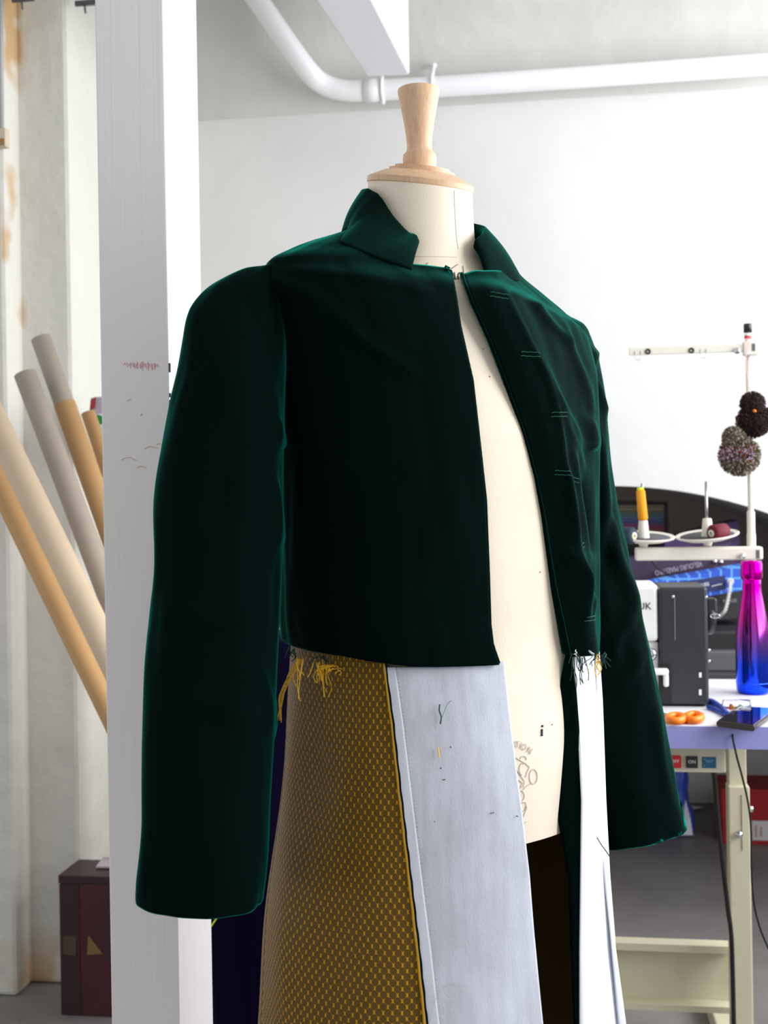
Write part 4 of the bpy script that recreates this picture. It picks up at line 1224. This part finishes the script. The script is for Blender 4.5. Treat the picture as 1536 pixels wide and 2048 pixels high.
for i in range(19):
    t = i / 18; z = .245 * t
    rx = .075 * (1 - .35 * t * t) * (1 + .1 * math.sin(t * 9)); ry = .05 * (1 - .6 * t)
    G.append([bm.verts.new(bb + Vector(((rx + .008 * noise.noise((k * .7, t * 5, 0))) * math.cos(2 * math.pi * k / 36), .06 + (ry + .012 * noise.noise((k * .5, t * 4, 4))) * math.sin(2 * math.pi * k / 36), z))) for k in range(36)])
for a, b in zip(G[:-1], G[1:]):
    for k in range(36): bm.faces.new((a[k], a[(k + 1) % 36], b[(k + 1) % 36], b[k]))
bm.faces.new(G[0][::-1]); bm.faces.new(G[-1])
obj('bag_body', bm, mat('blue_polythene', srgb(52, 84, 190), .4), bag, smooth=True)
bm = bmesh.new()
slab(bm, [bb + Vector((.025, -.012, .01)), bb + Vector((.045, -.008, .13)), bb + Vector((.060, .0, .07)), bb + Vector((.068, -.008, .01))], .006)
obj('printed_patch', bm, mat('white_polythene', srgb(225, 228, 240), .4), bag, label='white printed patch')
ps = on_z(1392, 1619, 0)
bm = bmesh.new()
vs = [bm.verts.new(ps + Vector((math.cos(a) * r * .03, math.sin(a) * r * .02, .002 + random.uniform(0, .012)))) for a, r in [(k * .7, random.uniform(.6, 1)) for k in range(9)]]
c_ = bm.verts.new(ps + Vector((0, 0, .012)))
for k in range(9): bm.faces.new((vs[k], vs[(k + 1) % 9], c_))
o = obj('paper_scrap', bm, M_white, None, label='crumpled white paper scrap on the grey floor by the wall', cat='paper'); solidify(o, .001)

# ------------------------------------------------------------------ shelf and sample books inside the arch
M_shelf = mat('charcoal_shelf', srgb(62, 62, 66), .6)
zsf = .70
ysf = on_z(1450, 1348, zsf).y
shelf = thing('work_bench', (.6, ysf + .3, 0), 'charcoal bench inside the arch behind the sewing machine, piled with sample books', 'bench')
obj('bench_top', box2(-.35, 1.35, ysf, YN - .03, zsf - .03, zsf, .002), M_shelf, shelf)
for (x, y) in ((-.30, ysf + .04), (1.30, ysf + .04), (-.30, YN - .08), (1.30, YN - .08)):
    obj('leg', box2(x - .02, x + .02, y - .02, y + .02, 0, zsf - .03), M_shelf, shelf)
obj('drawer_strip', box2(.55, 1.0, ysf - .004, ysf, zsf - .028, zsf - .004), mat('mid_grey_strip', srgb(120, 118, 120), .5), shelf)
# thread colour chart
dcz = 4.15
q = [P(1218, 1000, dcz), P(1336, 1003, dcz), P(1338, 1076, dcz), P(1218, 1076, dcz)]
chart = thing('thread_colour_chart', P(1280, 1076, dcz), 'framed chart of thread colours in rainbow rows leaning inside the arch', 'colour chart')
obj('frame', sl([q[0], q[1], q[2], q[3]], .02), mat('dark_frame', srgb(64, 58, 56), .5), chart)
rows_ = [(150, 140, 110), (176, 160, 110), (110, 120, 90), (64, 130, 140), (80, 120, 180), (70, 90, 190), (110, 60, 150), (180, 50, 110), (190, 70, 80), (200, 110, 90), (190, 150, 130)]
for i, c in enumerate(rows_):
    v0 = 1010 + i * 5.8
    bm = bmesh.new()
    for k in range(34):
        u = 1222 + k * 3.25
        if u > 1328: break
        p = P(u, v0 + 2.6, dcz - .004)
        box(bm, p, (.0038, .004, .0075), None)
    f = random.uniform(.9, 1.05)
    obj('thread_row', bm, mat('row_%s' % 'abcdefghijk'[i], srgb(*[min(255, x * .85 + 70) for x in c]), .5), chart, kind='stuff')
# backdrop for the chart to stand on: stacked sample books and bags
M_pur = mat('purple_card', srgb(64, 34, 92), .6); M_plum = mat('plum_card', srgb(46, 26, 58), .6); M_blk = mat('black_card', srgb(26, 24, 28), .6)
def upright(name, px, d, th, m, label, cat):
    pts = [P(u, v, d) for u, v in px]
    return tag(obj(name, sl(pts, th), m), label, cat)
tag(obj('fabric_box', box2(P(1215, 1076, 3.95).x, P(1360, 1076, 3.95).x, P(1280, 1076, 3.95).y, P(1280, 1076, 3.95).y + .3, zsf + .001, P(1280, 1079, 3.95).z), M_blk), 'black storage box under the thread colour chart', 'box')
bgp = upright('paper_bag', [(1330, 1078), (1478, 1040), (1484, 1298), (1335, 1303)], 3.75, .10, M_pur, 'purple carrier bag standing behind the thread dishes', 'bag')
vb_ = thing('sample_book', P(1370, 1170, 3.45), 'plum sample book lettered upside down, leaning above the blue checked book', 'book')
obj('cover', sl([P(1256, 1118, 3.45), P(1462, 1085, 3.45), P(1470, 1134, 3.45), P(1262, 1176, 3.45)], .09), M_plum, vb_)
a, b = P(1310, 1146, 3.44), P(1404, 1127, 3.44)
text('VELOURS MAESTRO', .021, mat('silver_print', srgb(170, 160, 180), .4), (a + b) / 2, a - b, Vector((0, 0, -1)), vb_, .0005, fit=(a - b).length)
for (u, v) in ((1430, 1123), (1442, 1124)):
    obj('eyelet', lt([(0, 0), (.006, 0), (.006, .003), (0, .003)], P(u, v, 3.445), 14, along((0, -1, 0))), M_chrome, vb_, smooth=True)
obj('cord_handle', tb(smooth_path([P(1302, 1118, 3.42), P(1320, 1140, 3.40), P(1360, 1156, 3.38), P(1400, 1153, 3.38), P(1425, 1140, 3.40), P(1436, 1122, 3.43)], 8), .003, 8), M_blk, vb_, smooth=True)
def plaid():
    m = mat('blue_checked_card', srgb(30, 92, 200), .5); nt = m.node_tree; b = nt.nodes['Principled BSDF']
    tc = nt.nodes.new('ShaderNodeTexCoord'); br = nt.nodes.new('ShaderNodeTexBrick')
    mp = nt.nodes.new('ShaderNodeMapping'); mp.inputs['Rotation'].default_value = (math.radians(90), 0, math.radians(0))
    nt.links.new(tc.outputs['Object'], mp.inputs[0]); nt.links.new(mp.outputs[0], br.inputs['Vector'])
    br.offset = 0; br.inputs['Scale'].default_value = 12; br.inputs['Mortar Size'].default_value = .03; br.inputs['Brick Width'].default_value = .35; br.inputs['Row Height'].default_value = .35
    br.inputs['Color1'].default_value = srgb(28, 88, 205); br.inputs['Color2'].default_value = srgb(22, 70, 180); br.inputs['Mortar'].default_value = srgb(90, 160, 235)
    nt.links.new(br.outputs[0], b.inputs['Base Color']); return m
sb_ = thing('sample_book', P(1400, 1200, 3.30), 'blue checked sample book with a navy title label and rope handle', 'book')
obj('cover', sl([P(1284, 1168, 3.30), P(1492, 1131, 3.30), P(1500, 1178, 3.30), P(1300, 1212, 3.30)], .08), plaid(), sb_)
obj('title_label', sl([P(1349, 1166, 3.292), P(1450, 1151, 3.292), P(1453, 1179, 3.292), P(1352, 1190, 3.292)], .003), mat('navy_label', srgb(12, 26, 84), .5), sb_)
a, b = P(1381, 1174, 3.288), P(1418, 1168, 3.288)
text('STRAUSS', .013, M_white, (a + b) / 2, b - a, Vector((0, 0, 1)), sb_, .0004, fit=(b - a).length)
bm = bmesh.new(); tube(bm, smooth_path([P(1423, 1173, 3.288), P(1433, 1170, 3.288), P(1444, 1168, 3.288)], 4), .0008, 5)
obj('title_flourish', bm, M_white, sb_)
rp = smooth_path([P(1461, 1163, 3.28), P(1460, 1178, 3.26), P(1456, 1200, 3.25), P(1450, 1222, 3.24), P(1438, 1234, 3.25)], 8)
bm = bmesh.new()
for k_s in (0, 2.1, 4.2):
    tube(bm, [p + Vector((math.cos(i * .9 + k_s) * .003, 0, math.sin(i * .9 + k_s) * .003)) for i, p in enumerate(rp)], .0022, 6)
obj('rope_handle', bm, mat('grey_white_rope', srgb(190, 188, 182), .8), sb_, smooth=True)
obj('eyelet', tb([P(1461, 1163, 3.285) + Vector((math.cos(t) * .007, 0, math.sin(t) * .007)) for t in [2 * math.pi * k / 16 for k in range(16)]], .0022, 6, closed=True), M_whitep, sb_, smooth=True)
ab = thing('sample_book', P(1440, 1230, 3.42), 'black sample book with small pale letters below the blue checked book', 'book')
obj('cover', sl([P(1300, 1196, 3.42), P(1482, 1180, 3.42), P(1490, 1235, 3.42), P(1305, 1250, 3.42)], .12), M_blk, ab)
text('RIESSE', .014, mat('dim_print', srgb(150, 146, 150), .5), P(1460, 1202, 3.41), (1, 0, .08), (0, 0, 1), ab, .0004)
bk = on_z(1440, 1338, zsf)
tag(obj('storage_crate', box2(bk.x - .30, bk.x + .14, bk.y, bk.y + .4, zsf + .001, P(1440, 1238, 3.3).z - .03, .01), M_blk), 'black crate on the charcoal bench carrying the sample books', 'crate')
tag(obj('file_tray', box2(bk.x - .06, bk.x + .10, bk.y - .05, bk.y - .003, zsf + .001, zsf + .055, .004), mat('mid_grey_plastic', srgb(90, 90, 94), .5)), 'low grey tray in front of the black crate on the bench', 'tray')

# ------------------------------------------------------------------ left side: tubes, box, packet
M_kraft = mat('kraft_paper', srgb(196, 154, 104), .75, bump=.0004, bscale=40, vary=.05, vscale=10)
M_gtube = mat('grey_card_tube', srgb(176, 164, 150), .75, bump=.0004, bscale=40, vary=.05, vscale=10)
M_btube = mat('beige_card_tube', srgb(214, 192, 162), .75, bump=.0004, bscale=40, vary=.05, vscale=10)
def card_tube(top, slope, r, m, label, dtop, dbot=2.35, wrap=None):
    vb = 985 + 1.2 * FPX / dbot
    A = P(top[0], top[1], dtop)
    ub = top[0] + slope * (vb - top[1])
    B = P(ub, vb, dbot); B = B + (A - B).normalized() * 0
    B = A + (B - A) * ((A.z - r * .6) / (A.z - B.z))
    d = (B - A); L = d.length; R = along(d)
    t = thing('cardboard_tube', B, label, 'cardboard tube', 'cardboard tubes leaning on the wall')
    obj('tube_wall', lt([(r * .86, .0), (r, 0), (r, L), (r * .86, L), (r * .86, 0)], A, 40, R, cap=False), m, t, smooth=True)
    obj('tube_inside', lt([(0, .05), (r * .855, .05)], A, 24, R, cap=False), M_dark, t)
    if wrap:
        s = wrap; obj('paper_wrap', lt([(r, s), (r + .0015, s), (r + .0015, L * .8), (r, L * .8)], A, 40, R, cap=False), M_kraft, t, smooth=True, label='brown paper wrapping')
    return t
card_tube((82, 677), .357, .0228, M_gtube, 'tallest grey cardboard tube, its lower length wrapped in brown paper', 2.73, 2.445, wrap=.165)
card_tube((50, 748), .378, .0245, M_gtube, 'plain grey cardboard tube with its open end below the tallest tube', 2.66, 2.385)
card_tube((-60, 741), .490, .0272, M_btube, 'thick pale beige cardboard tube crossing in front of the brown one', 2.50, 2.22)
card_tube((-60, 851), .486, .0225, M_kraft, 'brown kraft cardboard tube lowest against the stained wall', 2.59, 2.33)
card_tube((176, 826), .34, .0165, M_kraft, 'short narrow brown tube behind the tallest tube, beside the post', 2.78, 2.50)
# packet behind the tubes
pk = thing('paper_packet', P(206, 912, 2.86), 'white packet with green print and a barcode tucked behind the tubes', 'packet')
obj('packet_body', sl([P(178, 832, 2.86), P(240, 820, 2.86), P(240, 910, 2.86), P(190, 912, 2.86)], .05), mat('white_packet', srgb(236, 234, 232), .6), pk)
obj('packet_top', sl([P(182, 796, 2.87), P(240, 788, 2.87), P(240, 822, 2.87), P(178, 834, 2.87)], .03), mat('silver_grey_foil', srgb(176, 170, 180), .4, .2), pk, label='grey crumpled foil top')
obj('packet_print', sl([P(181, 800, 2.862), P(192, 793, 2.862), P(190, 815, 2.862), P(179, 822, 2.862)], .002), mat('dark_red_print', srgb(150, 44, 50), .6), pk, label='dark red print')
bm = bmesh.new()
for k in range(34):
    c = P(197 + random.uniform(-9, 10), 850 + random.uniform(-18, 18), 2.857); box(bm, c, (.006, .001, .007), Matrix.Rotation(random.uniform(0, 3), 3, 'Y'))
obj('leaf_print', bm, mat('green_print', srgb(30, 140, 70), .6), pk, kind='stuff')
bm = bmesh.new()
for k in range(8):
    box(bm, P(193, 882 + k * 2.9, 2.857), (.010, .001, random.choice([.001, .0022])))
obj('barcode', bm, mat('violet_black_print', srgb(70, 50, 80), .6), pk, kind='stuff')
pp2 = P(206, 914, 2.90)
tag(obj('cardboard_core', lt([(.022, 0), (.022, pp2.z - .002), (.019, pp2.z - .002), (.019, 0)], (pp2.x + .034, pp2.y, 0), 28, cap=False), M_kraft, None, smooth=True), 'upright brown cardboard core holding the white packet, mostly hidden by the post', 'cardboard tube')
# maroon box
mb = on_z(124, 2030, 0)
xr2 = on_z(250, 2033, 0).x
mbx = thing('gift_box', ((mb.x + xr2) / 2, mb.y + .12, 0), 'dark maroon patterned box on the floor between the stained wall and post', 'box')
hB = on_y(127, 1750, mb.y).z
M_mar = mat('maroon_card', srgb(74, 26, 34), .45, vary=.25, vscale=14); M_mard = mat('dark_maroon_card', srgb(52, 24, 26), .45)
obj('box_body', box2(mb.x, xr2, mb.y, mb.y + .118, 0, hB - .02, .002), M_mar, mbx)
obj('box_lid', box2(mb.x - .003, xr2 + .003, mb.y - .003, mb.y + .120, hB - .0195, hB, .002), M_mard, mbx)
obj('left_strip', box2(mb.x - .001, on_y(160, 1900, mb.y).x, mb.y - .0015, mb.y - .0002, .002, hB - .021), M_mard, mbx)  # darker strip on the front in place of the box's left face
tri = lambda pts: sl([on_y(u, v, mb.y - .002) for u, v in pts], .0015)
obj('gold_triangle', tri([(176, 1873), (178, 1872), (205, 1908), (174, 1910)]), mat('olive_gold_print', srgb(128, 102, 56), .5), mbx)
obj('gold_triangle', tri([(127, 1872), (152, 1872), (151, 1912), (126, 1908)]), mat('olive_print', srgb(78, 62, 42), .5), mbx)
zl = hB + .002
q = [on_z(192, 1736, zl), on_z(240, 1737, zl), on_z(240, 1717, zl), on_z(206, 1718, zl)]
bm = bmesh.new(); vv = [bm.verts.new(p) for p in q]; v2 = [bm.verts.new(p + Vector((0, 0, .004))) for p in q]
bm.faces.new(vv); bm.faces.new(v2[::-1])
for i in range(4): bm.faces.new((vv[i], vv[(i + 1) % 4], v2[(i + 1) % 4], v2[i]))
tag(obj('folded_paper', bm, mat('pale_pink_paper', srgb(196, 182, 188), .7)), 'pale folded paper lying on the maroon box', 'paper')

# dark cloth heap behind the coat
cc = P(530, 1900, 2.0); cc.z = 0
bm = bmesh.new(); G = []
ztc = P(560, 1256, 2.0).z
for i in range(61):
    t = i / 60; z = ztc * (1 - (1 - t) ** 1) if t < .96 else ztc * .96 + ztc * .04 * math.sin((t - .96) / .04 * math.pi / 2)
    kk = 1 if t < .9 else max(.02, math.sqrt(max(0, 1 - ((t - .9) / .1) ** 3)))
    row = []
    for k in range(96):
        a = 2 * math.pi * k / 96
        f = 1 + (.09 * (1 - t * .6)) * math.sin(a * 9 + 2 * t) + .05 * noise.noise((math.cos(a) * 2, math.sin(a) * 2, t * 4))
        row.append(bm.verts.new(cc + Vector(((.135 - .015 * t) * kk * f * math.cos(a), (.10 - .03 * t) * kk * f * math.sin(a), z))))
    G.append(row)
for a, b in zip(G[:-1], G[1:]):
    for k in range(96): bm.faces.new((a[k], a[(k + 1) % 96], b[(k + 1) % 96], b[k]))
bm.faces.new(G[0][::-1]); bm.faces.new(G[-1])
tag(obj('draped_cloth', bm, mat('indigo_velvet', (.003, .002, .014, 1), .9, sheen=(.12, .09, .5, .6), spec=.05), None, smooth=True), 'dark indigo cloth draped in folds down to the floor behind the coat', 'cloth')
tag(obj('neon_cord', tb([P(330, 2240, 1.9), P(400, 1886, 1.88), P(418, 1859, 1.87), P(440, 1826, 1.865), P(474, 1777, 1.868)], .0013, 8), mat('neon_yellow_cord', srgb(215, 240, 10), .5), None, smooth=True), 'neon yellow cord lying slantwise across the indigo cloth below the sleeve', 'cord')

# fittings on the left wall
M_grime = mat('grimy_metal', srgb(84, 82, 84), .6)
yw = pa.y
cdt = thing('wall_socket', on_y(4, 295, yw), 'small beige socket box and conduit high on the stained wall', 'socket')
obj('conduit', tb([on_y(1, -60, yw - .008), on_y(3, 262, yw - .008)], .006, 12), mat('grey_conduit', srgb(170, 168, 168), .6), cdt, smooth=True)
c = on_y(5, 277, yw - .012)
obj('socket_box', bx(c, (.026, .024, .044), None, .002), mat('beige_socket', srgb(206, 192, 168), .6), cdt)
obj('stained_base', bx(c + Vector((0, -.0128, -.012)), (.022, .002, .016)), mat('brown_stain', srgb(160, 122, 80), .8), cdt)
for (u, v, y, lab) in ((46, 4, pa.y - .004, 'dark metal hook near the ceiling above the left pier corner'), (172, 12, pb.y - .004, 'dark metal hook near the ceiling beside the post')):
    h = thing('wall_hook', on_y(u, v + 14, y), lab, 'hook')
    obj('plate', bx(on_y(u, v - 6, y), (.055, .008, .012)), M_grime, h)
    obj('prong', tb([on_y(u - 3, v - 4, y - .006), on_y(u - 1, v + 14, y - .012)], .0026, 8), M_grime, h, smooth=True)
